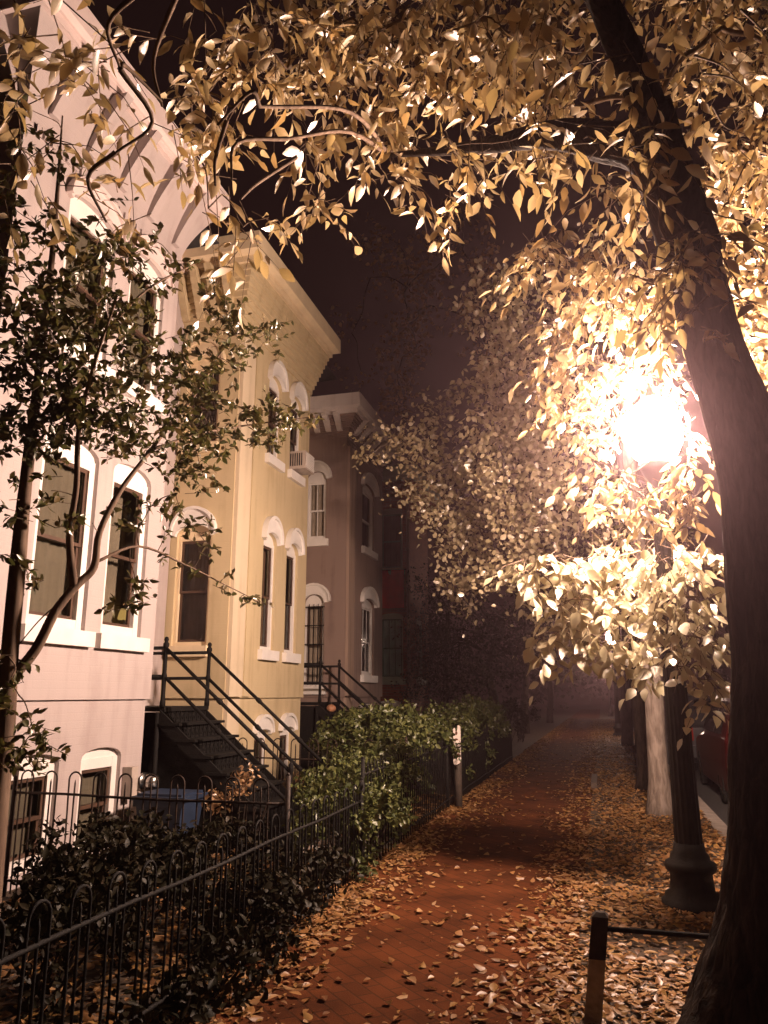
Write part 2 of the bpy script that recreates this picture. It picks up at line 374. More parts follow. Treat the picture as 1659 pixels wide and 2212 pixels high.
def grow(tk, centres, seeds, r0=0.0026, k=0.0022, sides=5, sag=0.10, rmax=0.05):
    """boughs: every clump hangs on the nearest piece of wood already grown"""
    C_ = [Vector(c) for c in centres]; seeds = [Vector(q) for q in seeds]
    nodes = list(seeds); par = {}; left = list(range(len(C_))); idx = {}
    while left:
        N = np.array([tuple(q) for q in nodes]); P = np.array([tuple(C_[i]) for i in left])
        D = np.linalg.norm(P[:, None]-N[None], axis=2); D[:, len(seeds):] *= 1.15
        i, j = np.unravel_index(np.argmin(D), D.shape); q = left.pop(i)
        par[q] = j; idx[len(nodes)] = q; nodes.append(C_[q])
    size = {q: 1 for q in par}
    for n_ in sorted(idx, reverse=True):
        q = idx[n_]; j = par[q]
        if j >= len(seeds): size[idx[j]] += size[q]
    for q, j in par.items():
        a, b_ = nodes[j], C_[q]; ln = (b_-a).length
        m1 = a.lerp(b_, 0.35)+Vector((random.uniform(-.1, .1), random.uniform(-.1, .1), random.uniform(0.0, 1.0)*sag))*ln; m2 = a.lerp(b_, 0.7)+Vector((random.uniform(-.1, .1), random.uniform(-.1, .1), random.uniform(-.2, .8)*sag))*ln
        g = bez([a, m1, m2, b_], 4); ra = min(rmax, r0+k*math.sqrt(size[q])); tk.tube(g, taper(len(g), ra, max(r0, ra*0.7)), sides, 0.15, cap=False)

# ------------------------------------------------------------------ setting: ground, pavement, road
def ground_sheet(name, x0, x1, y0, y1, z, mat, cell=None, amp=0.0):
    b = MB()
    if cell is None:
        b.quad((x0, y0, z), (x1, y0, z), (x1, y1, z), (x0, y1, z))
    else:
        nx = int((x1-x0)/cell)+1; ny = int((y1-y0)/cell)+1
        vs = [(x0+(x1-x0)*i/nx, y0+(y1-y0)*j/ny, z+amp*noise.noise(Vector((i*cell*1.3, j*cell*1.3, 3.3)))) for j in range(ny+1) for i in range(nx+1)]
        fs = [(j*(nx+1)+i, j*(nx+1)+i+1, (j+1)*(nx+1)+i+1, (j+1)*(nx+1)+i) for j in range(ny) for i in range(nx)]
        b.add(vs, fs, True)
    return tag(b.build(name, mat), kind='structure')
ground_sheet('ground', -80, 80, -20, 140, -0.16, 'soil')
ground_sheet('front_yard', -16, -2.26, -4, 60, 0.0, 'soil')
ground_sheet('pavement', -2.26, -0.25, -4, 90, 0.008, 'brick_paving', 0.25, 0.008)
ground_sheet('tree_strip', -0.25, 1.22, -4, 90, -0.004, 'soil', 0.2, 0.02)
b = MB(); b.box(1.22, 1.40, -4, 90, -0.155, 0.012); tag(b.build('kerb', 'concrete'), kind='structure')
ground_sheet('road', 1.40, 10.5, -4, 140, -0.13, 'asphalt')

# ------------------------------------------------------------------ houses
class Frame:
    def __init__(s, o, a, n): s.o = Vector(o); s.a = Vector(a); s.n = Vector(n)
    def p(s, t, z, d=0.0):
        q = s.o + s.a*t + s.n*d; return (q.x, q.y, z)
XF, XR = -4.85, -5.80
def front(x=XF): return Frame((x, 0, 0), (0, 1, 0), (1, 0, 0))        # along +Y, facing the street
def side(y): return Frame((0, y, 0), (1, 0, 0), (0, -1, 0))           # along +X, facing back down the street
def arc(s0, s1, z, rise, n=10):
    c = (s0+s1)/2; w = (s1-s0)/2
    return [(c - w*math.cos(PI*i/n), z + rise*math.sin(PI*i/n)**0.9) for i in range(n+1)]
def wall_panel(b, F, s0, s1, z0, z1, holes, depth=0.13):
    """a wall with real openings: holes are (s0, s1, z0, z1, rise of the arched head)"""
    ss = sorted({s0, s1, *[h[0] for h in holes], *[h[1] for h in holes]}); ss = [x for x in ss if s0 <= x <= s1]
    zs = sorted({z0, z1, *[h[2] for h in holes], *[h[3]+h[4] for h in holes]}); zs = [x for x in zs if z0 <= x <= z1]
    for i in range(len(ss)-1):
        for j in range(len(zs)-1):
            cs = (ss[i]+ss[i+1])/2; cz = (zs[j]+zs[j+1])/2
            if any(h[0] < cs < h[1] and h[2] < cz < h[3]+h[4] for h in holes): continue
            b.quad(F.p(ss[i], zs[j]), F.p(ss[i+1], zs[j]), F.p(ss[i+1], zs[j+1]), F.p(ss[i], zs[j+1]))
    for h in holes:
        a0, a1, b0, b1, r = h
        A = arc(a0, a1, b1, r) if r > 0 else [(a0, b1), (a1, b1)]
        if r > 0:
            for k in range(len(A)-1):
                b.quad(F.p(A[k][0], A[k][1]), F.p(A[k+1][0], A[k+1][1]), F.p(A[k+1][0], b1+r), F.p(A[k][0], b1+r))
        P = [(a0, b0)] + A + [(a1, b0)]
        for k in range(len(P)):
            q, t = P[k], P[(k+1) % len(P)]
            b.quad(F.p(*q), F.p(*t), F.p(t[0], t[1], -depth), F.p(q[0], q[1], -depth))
def window(house, F, h, trim='white_trim', sash='white_trim', curtain='curtain_dark', hood=None, sill=True, bars=False, cdepth=0.11, mid=0.5, hoodmat=None, fw=0.045, ext=0.07, muntin=0):
    """one sash window: frame, two panes, curtain, sill, arched hood"""
    a0, a1, b0, b1, r = h; d = -0.075
    b = MB()
    b.fbox(F, a0, a0+fw, b0, b1, d-0.05, d+0.03); b.fbox(F, a1-fw, a1, b0, b1, d-0.05, d+0.03)
    b.fbox(F, a0+fw, a1-fw, b0, b0+fw*1.2, d-0.05, d+0.028); b.fbox(F, a0+fw, a1-fw, b1-fw*1.2, b1, d-0.05, d+0.028)
    if r > 0:
        A = arc(a0, a1, b1, r)
        for k in range(len(A)-1):
            b.quad(F.p(A[k][0], b1, d+0.02), F.p(A[k+1][0], b1, d+0.02), F.p(A[k+1][0], A[k+1][1], d+0.02), F.p(A[k][0], A[k][1], d+0.02))
    w = b.build('window', trim, house)
    zm = b0 + (b1-b0)*mid; q = 0.035
    b = MB()
    for (u0, u1, dd) in ((b0+fw*1.2, zm, d-0.03), (zm-q, b1-fw*1.2, d-0.005)):
        b.fbox(F, a0+fw, a0+fw+q, u0, u1, dd-0.015, dd+0.012); b.fbox(F, a1-fw-q, a1-fw, u0, u1, dd-0.015, dd+0.012)
        b.fbox(F, a0+fw+q, a1-fw-q, u0, u0+q, dd-0.015, dd+0.011); b.fbox(F, a0+fw+q, a1-fw-q, u1-q, u1, dd-0.015, dd+0.011)
        for k in range(muntin):
            cx = a0+fw+q + (a1-a0-2*fw-2*q)*(k+1)/(muntin+1); b.fbox(F, cx-0.008, cx+0.008, u0+q, u1-q, dd-0.01, dd+0.008)
    b.build('sash', sash, w)
    b = MB()
    b.quad(F.p(a0+fw, b0+fw, d-0.03), F.p(a1-fw, b0+fw, d-0.03), F.p(a1-fw, zm, d-0.03), F.p(a0+fw, zm, d-0.03))
    b.quad(F.p(a0+fw, zm, d-0.005), F.p(a1-fw, zm, d-0.005), F.p(a1-fw, b1-fw, d-0.005), F.p(a0+fw, b1-fw, d-0.005))
    b.build('pane', 'window_glass', w)
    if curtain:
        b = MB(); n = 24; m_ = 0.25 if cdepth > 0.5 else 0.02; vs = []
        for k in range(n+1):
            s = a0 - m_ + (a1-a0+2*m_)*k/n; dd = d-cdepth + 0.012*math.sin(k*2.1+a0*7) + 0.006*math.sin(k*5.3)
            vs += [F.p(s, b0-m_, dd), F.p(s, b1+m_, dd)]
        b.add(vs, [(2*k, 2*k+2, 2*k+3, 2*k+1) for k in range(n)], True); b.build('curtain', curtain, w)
    if sill:
        b = MB(); b.fbox(F, a0-ext, a1+ext, b0-0.15, b0-0.002, -0.06, 0.075); b.build('sill', trim, w)
    if hood:
        b = MB(); t, ex, out = hood; N = 12
        A = arc(a0-0.01, a1+0.01, b1, max(r, 0.02), N); B = arc(a0-ex, a1+ex, b1+0.02, max(r, 0.02)+t, N)
        vs = []
        for q_, t_ in zip(A, B):
            vs += [F.p(*q_, 0.003), F.p(*q_, out), F.p(*t_, 0.003), F.p(*t_, out)]
        fs = []
        for k in range(N):
            i, j = 4*k, 4*k+4
            fs += [(i+1, j+1, j+3, i+3), (i+3, j+3, j+2, i+2), (i, j, j+1, i+1)]
        fs += [(0, 1, 3, 2), (4*N, 4*N+2, 4*N+3, 4*N+1)]
        b.add(vs, fs)
        # raised drip mould along the crown
        D = arc(a0-ex-0.03, a1+ex+0.03, b1+0.03, max(r, 0.02)+t+0.035, N); vs = []
        for t_, q_ in zip(B, D):
            vs += [F.p(*t_, 0.003), F.p(*t_, out+0.035), F.p(*q_, 0.003), F.p(*q_, out+0.035)]
        b.add(vs, fs); b.build('hood', hoodmat or trim, w)
    if bars:
        b = MB(); nb = 5
        for k in range(nb):
            s = a0+0.02 + (a1-a0-0.04)*k/(nb-1); b.tube([F.p(s, b0+0.03, 0.03), F.p(s, b1-0.02, 0.03)], 0.009, 6)
        for k in range(5):
            z = b0+0.08+(b1-b0-0.16)*k/4; b.fbox(F, a0-0.02, a1+0.02, z-0.01, z+0.01, 0.022, 0.032)
        b.build('window_bars', 'iron', w)
    return w
def ring(y0, y1, o, z, xb=XR):
    return [(xb, y0-o, z), (XF+o, y0-o, z), (XF+o, y1+o, z), (xb, y1+o, z)]
def loft(b, rings):
    vs = [p for r in rings for p in r]; n = 4; fs = []
    for i in range(len(rings)-1):
        for k in range(n-1): fs.append((i*n+k, i*n+k+1, (i+1)*n+k+1, (i+1)*n+k))
    b.add(vs, fs)
def row_house(label, y0, y1, yr, wall, trim, ztop, zflare, flare, fronts, sides, string=1.55, pil=None, cornice_mat=None, white_cornice=False, fbr=True, fexp=1.5, over=0.13, teeth=True, bstep=0.36):
    """bay front y0..y1, recessed entrance wall to yr"""
    H = empty('row_house', (XF, (y0+y1)/2, 0), label, 'house')
    FF, SF = front(), side(y0)
    ins = 0.035
    FB, SB = front(XF-ins), side(y0+ins)
    up_f = [w['h'] for w in fronts if w['h'][2] > string]; lo_f = [w['h'] for w in fronts if w['h'][2] < string]
    up_s = [w['h'] for w in sides if w['h'][2] > string]; lo_s = [w['h'] for w in sides if w['h'][2] < string]
    b = MB()
    wall_panel(b, FF, y0, y1, string, zflare, up_f); wall_panel(b, SF, XR, XF, string, zflare, up_s)
    wall_panel(b, FB, y0+ins, y1-ins, -0.1, string, lo_f); wall_panel(b, SB, XR, XF-ins, -0.1, string, lo_s)
    b.quad((XR, y1, string), (XF, y1, string), (XF, y1, zflare), (XR, y1, zflare)); b.quad((XR, y1-ins, -0.1), (XF-ins, y1-ins, -0.1), (XF-ins, y1-ins, string), (XR, y1-ins, string))
    b.quad((XR, y0, string), (XF, y0, string), (XF-ins, y0+ins, string), (XR, y0+ins, string)); b.quad((XF, y0, string), (XF, y1, string), (XF-ins, y1-ins, string), (XF-ins, y0+ins, string))
    # recessed entrance wall, back of the house
    b.quad((XR, y1, -0.1), (XR, yr, -0.1), (XR, yr, ztop-0.25), (XR, y1, ztop-0.25))
    b.quad((XR, y0, ztop-0.25), (-14, y0, ztop-0.25), (-14, y0, -0.1), (XR, y0, -0.1)); b.quad((XR, yr, ztop-0.25), (-14, yr, ztop-0.25), (-14, yr, -0.1), (XR, yr, -0.1)); b.quad((-14, y0, -0.1), (-14, yr, -0.1), (-14, yr, ztop-0.25), (-14, y0, ztop-0.25))
    # floor slab levels inside keep the rooms dark
    for z in (string, 4.45): b.quad((XR-0.0, y0+0.2, z), (XF-0.5, y0+0.2, z), (XF-0.5, y1-0.2, z), (XR, y1-0.2, z))
    b.build('wall', wall, H)
    # corbelled frieze: steps of brick that lean out to the cornice
    zc = ztop-0.40
    b = MB(); n = 9; R = []
    for k in range(n+1):
        z = zflare + (zc-zflare)*k/n
        o = flare*((k)/n)**fexp; o2 = flare*((min(k+1, n))/n)**fexp
        R.append(ring(y0, y1, o, z));
        if k < n and teeth: R.append(ring(y0, y1, o2, z+0.004))
    loft(b, R); b.build('frieze', wall, H)
    cm = cornice_mat or trim
    b = MB(); loft(b, [ring(y0, y1, flare, zc), ring(y0, y1, flare+0.05, zc), ring(y0, y1, flare+0.05, zc+0.09), ring(y0, y1, flare+0.08, zc+0.09), ring(y0, y1, flare+over, zc+0.13), ring(y0, y1, flare+over, ztop), ring(y0, y1, -0.3, ztop+0.02)])
    b.box(XR-0.05, XR+0.14, y1+flare+0.13, yr, zc+0.06, ztop-0.01)
    b.build('cornice', cm, H)
    b = MB(); b.quad((-14, y0, ztop-0.02), (XF-0.2, y0, ztop-0.02), (XF-0.2, yr, ztop-0.02), (-14, yr, ztop-0.02)); b.build('roof', 'roofing', H)
    # brackets: stepped ribs under the cornice
    def bracket(F, s, w=0.11, sgn=0):
        b = MB(); pr = []
        for k in range(n+1):
            z = zflare+0.12 + (zc-0.01-zflare-0.12)*k/n; kk = (z-zflare)/(zc-zflare); o = flare*kk**fexp
            pr.append((z, o+0.03+0.15*kk + (0.015 if k % 2 and teeth else 0)))
        vs = []
        for z, o in pr:
            for e in (-w/2, w/2): vs += [F.p(s+e, z, -0.05), F.p(s+e, z, o)]
        fs = []
        for k in range(n):
            i, j = 4*k, 4*k+4
            fs += [(i+1, j+1, j, i), (i+2, j+2, j+3, i+3), (i+1, i+3, j+3, j+1)]
        fs += [(0, 1, 3, 2), (4*n, 4*n+2, 4*n+3, 4*n+1)]
        b.add(vs, fs); b.build('bracket', wall if not white_cornice else cm, H)
    nb = int((y1-y0)/bstep) if fbr else 0
    for k in range(nb): bracket(FF, y0+0.3+(y1-y0-0.5)*k/(nb-1))
    for k in range(4): bracket(SF, XR+0.06+0.25*k)
    # small dentil blocks under the frieze
    b = MB(); q = 0.055
    def dentils(F, s0, m_):
        vs = []
        for k in range(m_):
            for e in (0, 1):
                d = 0.035 if k % 2 == 0 else 0.008
                vs += [F.p(s0+q*(k+e), zflare-0.17, d), F.p(s0+q*(k+e), zflare-0.09, d), F.p(s0+q*(k+e), zflare-0.09, -0.02), F.p(s0+q*(k+e), zflare-0.17, -0.02)]
        fs = []
        for k in range(2*m_-1):
            i, j = 4*k, 4*k+4; fs += [(i, j, j+1, i+1), (i+1, j+1, j+2, i+2), (i+3, i, j, j+3)] if True else []
        b.add(vs, fs)
    if fbr: dentils(FF, y0+0.12, int((y1-y0-0.2)/q))
    else: dentils(SF, XR+0.05, 16)
    b.build('dentil_band', wall, H)
    if pil:
        pm, w1, w2 = pil
        b = MB(); b.fbox(FF, y0+0.02, y0+w1, string+0.02, zflare-0.2, -0.01, 0.06); b.fbox(FB, y0+ins+0.02, y0+w1, -0.1, string-0.01, -0.01, 0.06)
        b.build('pilaster', pm, H)
        b = MB(); b.fbox(FF, y0+w1+0.09, y0+w2, string+0.02, zflare-0.2, -0.01, 0.035); b.build('pilaster', wall, H)
    for w in fronts:
        w = dict(w); h = w.pop('h'); window(H, FF if h[2] > string else FB, h, **w)
    for w in sides:
        w = dict(w); h = w.pop('h'); window(H, SF if h[2] > string else SB, h, **w)
    return H
hoodA = (0.20, 0.06, 0.06); hoodP = (0.16, 0.05, 0.05)
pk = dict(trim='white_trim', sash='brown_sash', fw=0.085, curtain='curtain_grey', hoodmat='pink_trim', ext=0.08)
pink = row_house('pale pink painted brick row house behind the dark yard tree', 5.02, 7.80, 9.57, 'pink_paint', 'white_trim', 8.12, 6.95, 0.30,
    [dict(h=(5.72, 6.55, 2.20, 3.92, 0.14), **pk), dict(h=(6.80, 7.52, 2.20, 3.92, 0.14), **{**pk, 'curtain': 'curtain_grey_lit', 'cdepth': 0.22}),
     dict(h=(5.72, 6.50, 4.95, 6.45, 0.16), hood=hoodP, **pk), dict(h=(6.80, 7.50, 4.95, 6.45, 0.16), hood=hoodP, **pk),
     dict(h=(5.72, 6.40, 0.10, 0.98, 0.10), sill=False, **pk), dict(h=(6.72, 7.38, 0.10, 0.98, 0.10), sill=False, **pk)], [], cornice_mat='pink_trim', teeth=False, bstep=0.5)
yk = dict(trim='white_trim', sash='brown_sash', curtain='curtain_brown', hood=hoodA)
yellow = row_house('ochre yellow row house with white window hoods and a window air conditioner', 9.59, 12.48, 14.66, 'yellow_paint', 'cream_trim', 8.22, 7.0, 0.26,
    [dict(h=(10.66, 11.16, 2.25, 3.90, 0.16), **yk), dict(h=(11.58, 12.08, 2.25, 3.90, 0.16), **yk),
     dict(h=(10.66, 11.16, 5.28, 6.52, 0.16), **yk), dict(h=(11.58, 12.08, 5.28, 6.52, 0.16), **yk),
     dict(h=(10.66, 11.14, 0.20, 1.02, 0.08), sill=False, trim='white_trim', sash='brown_sash', curtain='curtain_grey', hood=(0.15, 0.05, 0.05)),
     dict(h=(11.60, 12.08, 0.20, 1.02, 0.08), sill=False, trim='white_trim', sash='brown_sash', curtain='curtain_grey', hood=(0.15, 0.05, 0.05))],
    [dict(h=(-5.70, -5.16, 2.25, 3.78, 0.16), trim='cream_trim', sash='brown_sash', curtain='curtain_brown', hood=hoodA, ext=0.04, hoodmat='white_trim'),
     dict(h=(-5.70, -5.16, 5.15, 6.36, 0.16), trim='cream_trim', sash='brown_sash', curtain='curtain_brown', hood=hoodA, ext=0.04)],
    pil=('lit_yellow_paint', 0.42, 0.72), cornice_mat='cream_trim', fbr=False, fexp=1.0, over=0.17)
gk = dict(trim='white_trim', sash='white_trim', curtain='curtain_dark', hood=(0.2, 0.1, 0.06))
grey = row_house('grey painted row house with a white bracketed cornice and barred windows', 14.68, 17.45, 19.95, 'grey_paint', 'white_trim', 7.72, 6.9, 0.26,
    [dict(h=(15.80, 16.75, 2.0, 3.50, 0.15), bars=False, curtain='curtain_pale', mid=0.48, trim='white_trim', sash='white_trim', hood=(0.2, 0.1, 0.06), muntin=2), dict(h=(15.80, 16.75, 4.75, 6.1, 0.15), **gk),
     dict(h=(15.80, 16.75, 0.75, 1.42, 0.0), trim='white_trim', sash='white_trim', curtain='curtain_pale', sill=False)],
    [dict(h=(-5.72, -5.30, 1.75, 3.40, 0.18), bars=True, curtain='curtain_pale', trim='white_trim', sash='brown_sash', hood=(0.16, 0.12, 0.06)),
     dict(h=(-5.74, -5.30, 4.72, 6.0, 0.18), trim='white_trim', sash='white_trim', curtain='curtain_pale', hood=(0.16, 0.1, 0.06), muntin=1)],
    pil=('greyer_paint', 0.40, 0.55), cornice_mat='white_brick', white_cornice=True)
brick = row_house('red brick row house with green window frames beyond the grey house', 19.97, 22.6, 25.0, 'red_brick', 'green_trim', 7.7, 6.9, 0.24,
    [dict(h=(21.0, 21.9, 2.0, 3.6, 0.12), trim='green_trim', sash='green_sash', curtain='curtain_dark')],
    [dict(h=(-5.62, -4.98, 2.0, 3.62, 0.10), trim='green_trim', sash='green_sash', curtain='curtain_teal', muntin=2), dict(h=(-5.62, -4.98, 4.9, 6.5, 0.12), trim='green_trim', sash='green_sash', curtain='curtain_dark'),
     dict(h=(-5.62, -5.05, 0.4, 1.25, 0.0), trim='white_trim', sash='white_trim', curtain='curtain_pale', sill=False, hood=(0.12, 0.04, 0.05))], string=1.52)
# red banner hanging on the brick house
b = MB(); n = 10; vs = []
for j in range(7):
    for i in range(n+1):
        vs.append((-5.56+0.64*i/n, 19.88 - 0.02*math.sin(i*1.4) - 0.015*math.sin(j*1.1+i), 3.84+1.02*j/6))
b.add(vs, [(j*(n+1)+i, j*(n+1)+i+1, (j+1)*(n+1)+i+1, (j+1)*(n+1)+i) for j in range(6) for i in range(n)], True)
BAN = empty('banner', (-5.25, 19.9, 3.84), 'plain red cloth banner hanging above the green window of the brick house', 'banner')
b.build('cloth', 'red_cloth', BAN)
b = MB(); b.tube([(-5.62, 19.9, 4.87), (-4.86, 19.9, 4.87)], 0.014, 8); b.build('pole', 'rusty_iron', BAN)
b = MB(); b.tube([(-4.82, 19.93, 1.9), (-4.82, 19.93, 6.9)], 0.045, 10)
for z in (2.4, 3.9, 5.4): b.tube([(-4.82, 19.93, z), (-4.82, 19.93, z+0.05)], 0.056, 10)
tag(b.build('downpipe', 'greyer_paint'), 'pale downpipe on the near corner of the red brick house', 'downpipe')

# table lamp seen through the pink house's window
TL = empty('table_lamp', (-5.03, 7.45, 2.2), 'small table lamp with a lit yellow shade inside the pink house window', 'lamp')
b = MB(); b.lathe((-5.03, 7.45, 2.2), [(0.06, 0), (0.06, 0.02), (0.02, 0.05), (0.045, 0.12), (0.03, 0.17), (0.012, 0.19), (0.012, 0.24)], 14); b.build('base', 'dark_wood', TL)
b = MB(); b.lathe((-5.03, 7.45, 2.2), [(0.062, 0.20), (0.066, 0.22), (0.055, 0.27), (0.038, 0.32), (0.036, 0.32), (0.06, 0.20)], 18); b.build('lamp_shade', 'shade_glow', TL)
b = MB(); b.box(-5.14, -4.97, 6.9, 7.6, 2.14, 2.196); tag(b.build('window_table', 'dark_wood'), 'dark table top just inside the pink house window', 'table')

# window air conditioner
AC = empty('air_conditioner', (-4.80, 11.83, 5.30), 'boxy air conditioner sticking out of the yellow house upper window', 'air conditioner')
b = MB(); b.box(-5.0, -4.58, 11.62, 12.04, 5.31, 5.62); b.build('case', 'meter_grey', AC)
b = MB()
for k in range(9): b.box(-4.58, -4.565, 11.65, 12.01, 5.335+0.03*k, 5.352+0.03*k)
b.build('front_grille', 'white_trim', AC)
b = MB()
for k in range(8): b.box(-4.93+0.04*k, -4.915+0.04*k, 11.612, 11.62, 5.36, 5.58)
b.build('side_louvre', 'iron', AC)

# electric meter on the pink house corner
EM = empty('electric_meter', (-4.85, 7.6, 0.55), 'grey electric meter with a round glass dome on the pink house corner', 'meter')
b = MB(); b.box(-4.88, -4.77, 7.42, 7.54, 0.55, 0.86); b.build('junction_box', 'meter_grey', EM)
b = MB(); b.box(-4.88, -4.77, 7.59, 7.77, 0.30, 0.60); b.tube([(-4.82, 7.68, 0.0), (-4.82, 7.68, 0.3)], 0.025, 8); b.build('socket_box', 'meter_grey', EM)
b = MB()
P = [(0.0, 0.16), (0.05, 0.155), (0.08, 0.13), (0.09, 0.08), (0.09, 0.0), (0.1, 0.0), (0.1, -0.02)]
vs = []; ns_ = 20
for r, d in P:
    for k in range(ns_): vs.append((-4.77+d, 7.68+max(r, 0.001)*math.cos(2*PI*k/ns_), 0.69+max(r, 0.001)*math.sin(2*PI*k/ns_)))
b.add(vs, [(i*ns_+k, i*ns_+(k+1) % ns_, (i+1)*ns_+(k+1) % ns_, (i+1)*ns_+k) for i in range(len(P)-1) for k in range(ns_)], True); b.build('glass_dome', 'chrome', EM)

# ------------------------------------------------------------------ iron front steps
def front_steps(label, ya, yb, xh=-4.80, zl=1.46, nstep=8, xl=XR):
    T = empty('front_steps', (xh, (ya+yb)/2, 0), label, 'stairs', 'iron front steps')
    rise = zl/(nstep+0.5); run = 0.205
    b = MB(); b.box(xl+0.01, xh+0.03, ya, yb, zl-0.05, zl); b.build('landing', 'iron', T)
    for k in range(nstep):
        z = zl-rise*(k+1); x = xh+run*k
        b = MB(); b.box(x-0.01, x+run+0.04, ya-0.03, yb+0.03, z-0.03, z); b.build('tread', 'iron', T)
    b = MB()                                                # pierced cast risers
    for k in range(nstep+1):
        z1 = zl-rise*k-0.03; z0 = z1-rise+0.03; x = xh+run*k-0.0
        b.box(x-0.012, x-0.007, ya, yb, max(z0, 0), z1)
        for j in range(11):
            y = ya+0.03+(yb-ya-0.06)*j/10; b.box(x-0.006, x+0.006, y-0.01, y+0.01, max(z0, 0.0), z1)
        for j in range(10):
            y = ya+0.03+(yb-ya-0.06)*(j+0.5)/10; c = (z0+z1)/2
            b.tube([(x, y+0.028*math.cos(t), c+0.035*math.sin(t)) for t in [2*PI*q/8 for q in range(9)]], 0.006, 4, cap=False)
    b.build('riser', 'iron', T)
    for y in (ya, yb):
        b = MB(); e0 = (xh-0.02, zl-0.05); e1 = (xh+run*nstep+0.05, 0.0)
        vs = [(x, y+o, z+h) for o in (-0.015, 0.015) for (x, z) in (e0, e1) for h in (-0.16, 0.02)]
        b.add(vs, [(0, 2, 3, 1), (4, 5, 7, 6), (0, 1, 5, 4), (2, 6, 7, 3), (0, 4, 6, 2), (1, 3, 7, 5)]); b.build('stringer', 'iron', T)
        hn = 0.68; xe = xh+run*(nstep-0.3); ze = zl-rise*(nstep-0.3)
        b = MB()
        b.lathe((xh, y, zl), [(0.032, 0), (0.032, 0.06), (0.024, 0.09), (0.024, 0.3), (0.032, 0.34), (0.024, 0.38), (0.022, hn-0.02), (0.034, hn), (0.034, hn+0.03), (0.018, hn+0.05), (0.028, hn+0.075), (0.02, hn+0.1), (0.004, hn+0.11)], 12); b.build('newel_post', 'iron', T)
        b = MB(); b.lathe((xe, y, ze), [(0.03, -0.1), (0.03, 0.06), (0.022, 0.09), (0.022, hn-0.02), (0.032, hn), (0.026, hn+0.06), (0.004, hn+0.09)], 12); b.build('newel_post', 'iron', T)
        for hh in (hn-0.02, 0.34):
            b = MB(); b.tube([(xl, y, zl+hh), (xh, y, zl+hh)], 0.02, 8)
            b.tube([(xh, y, zl+hh), (xe, y, ze+hh)], 0.021, 8)
            for t in (0.45, 0.8):
                q = Vector((xh, y, zl+hh)).lerp(Vector((xe, y, ze+hh)), t); dd = (Vector((xe, y, ze)) - Vector((xh, y, zl))).normalized()
                b.tube([q-dd*0.04, q-dd*0.02, q+dd*0.02, q+dd*0.04], [0.022, 0.03, 0.03, 0.022], 8)
            b.build('handrail', 'iron', T)
    for y in (ya, yb):
        b = MB(); b.tube([(xh-0.05, y, 0), (xh-0.05, y, zl-0.055)], 0.03, 8); b.build('support_post', 'iron', T)
    b = MB(); m_ = nstep-2; y = ya+0.05; P_ = [(xl+0.02, 0), (xl+0.02, zl-0.06), (xh+0.02, zl-0.06), (xh+run*m_, zl-rise*m_-0.12), (xh+run*m_, 0)]  # dark sheet added to stand for the shade under the steps
    b.add([(x, yy, z) for yy in (y, y+0.02) for x, z in P_], [(0, 1, 2, 3, 4), (9, 8, 7, 6, 5), (0, 5, 6, 1), (1, 6, 7, 2), (2, 7, 8, 3), (3, 8, 9, 4)]); b.build('shade_panel', 'iron', T)
    return T
st1 = front_steps('black iron steps with railings between the pink and the yellow house', 7.98, 9.02)
st2 = front_steps('black iron steps with railings between the yellow and the grey house', 13.15, 14.2, nstep=8)
PU = empty('pumpkin', (-4.62, 13.25, 1.30), 'small round orange pumpkin on the steps of the grey house', 'pumpkin')
b = MB(); vs = []; nn = 24; mm = 10
for j in range(mm+1):
    th = PI*j/mm
    for k in range(nn):
        ph = 2*PI*k/nn; r = 0.085*math.sin(th)*(1+0.07*math.cos(8*ph)); vs.append((-4.62+r*math.cos(ph), 13.25+r*math.sin(ph), 1.36+0.068*-math.cos(th)))
b.add(vs, [(j*nn+k, j*nn+(k+1) % nn, (j+1)*nn+(k+1) % nn, (j+1)*nn+k) for j in range(mm) for k in range(nn)], True); b.build('skin', 'pumpkin_skin', PU)
b = MB(); b.tube([(-4.62, 13.25, 1.425), (-4.61, 13.25, 1.46)], [0.012, 0.008], 6); b.build('stem', 'dark_wood', PU)

# blue bin under the steps
BI = empty('recycling_bin', (-4.35, 7.45, 0), 'blue plastic recycling bin beside the iron steps of the pink house', 'bin')
b = MB(); vs = []
for (z, w, d) in ((0.02, 0.20, 0.22), (0.55, 0.26, 0.28)):
    vs += [(-4.35-w, 7.5-d*0.8, z), (-4.35+w, 7.5-d*0.8, z), (-4.35+w, 7.5+d*0.8, z), (-4.35-w, 7.5+d*0.8, z)]
b.add(vs, [(0, 1, 5, 4), (1, 2, 6, 5), (2, 3, 7, 6), (3, 0, 4, 7), (0, 3, 2, 1)]); b.box(-4.63, -4.07, 7.5-0.24, 7.5-0.215, 0.50, 0.56); b.build('tub', 'blue_plastic', BI)
b = MB(); b.box(-4.64, -4.06, 7.24, 7.76, 0.56, 0.60); b.box(-4.60, -4.10, 7.28, 7.72, 0.60, 0.625); b.build('lid', 'blue_plastic', BI)
b = MB(); b.tube([(-4.48, 7.25, 0.33), (-4.44, 7.22, 0.30), (-4.26, 7.22, 0.30), (-4.22, 7.25, 0.33)], 0.014, 6); b.build('handle', 'black_rubber', BI)
# paved path to the steps
b = MB(); b.box(-3.2, -2.26, 7.9, 9.1, -0.05, 0.02); tag(b.build('path', 'concrete'), kind='structure')
b = MB(); b.box(-4.7, -3.3, 9.1, 10.2, -0.05, 0.03); tag(b.build('areaway_slab', 'concrete'), kind='structure')

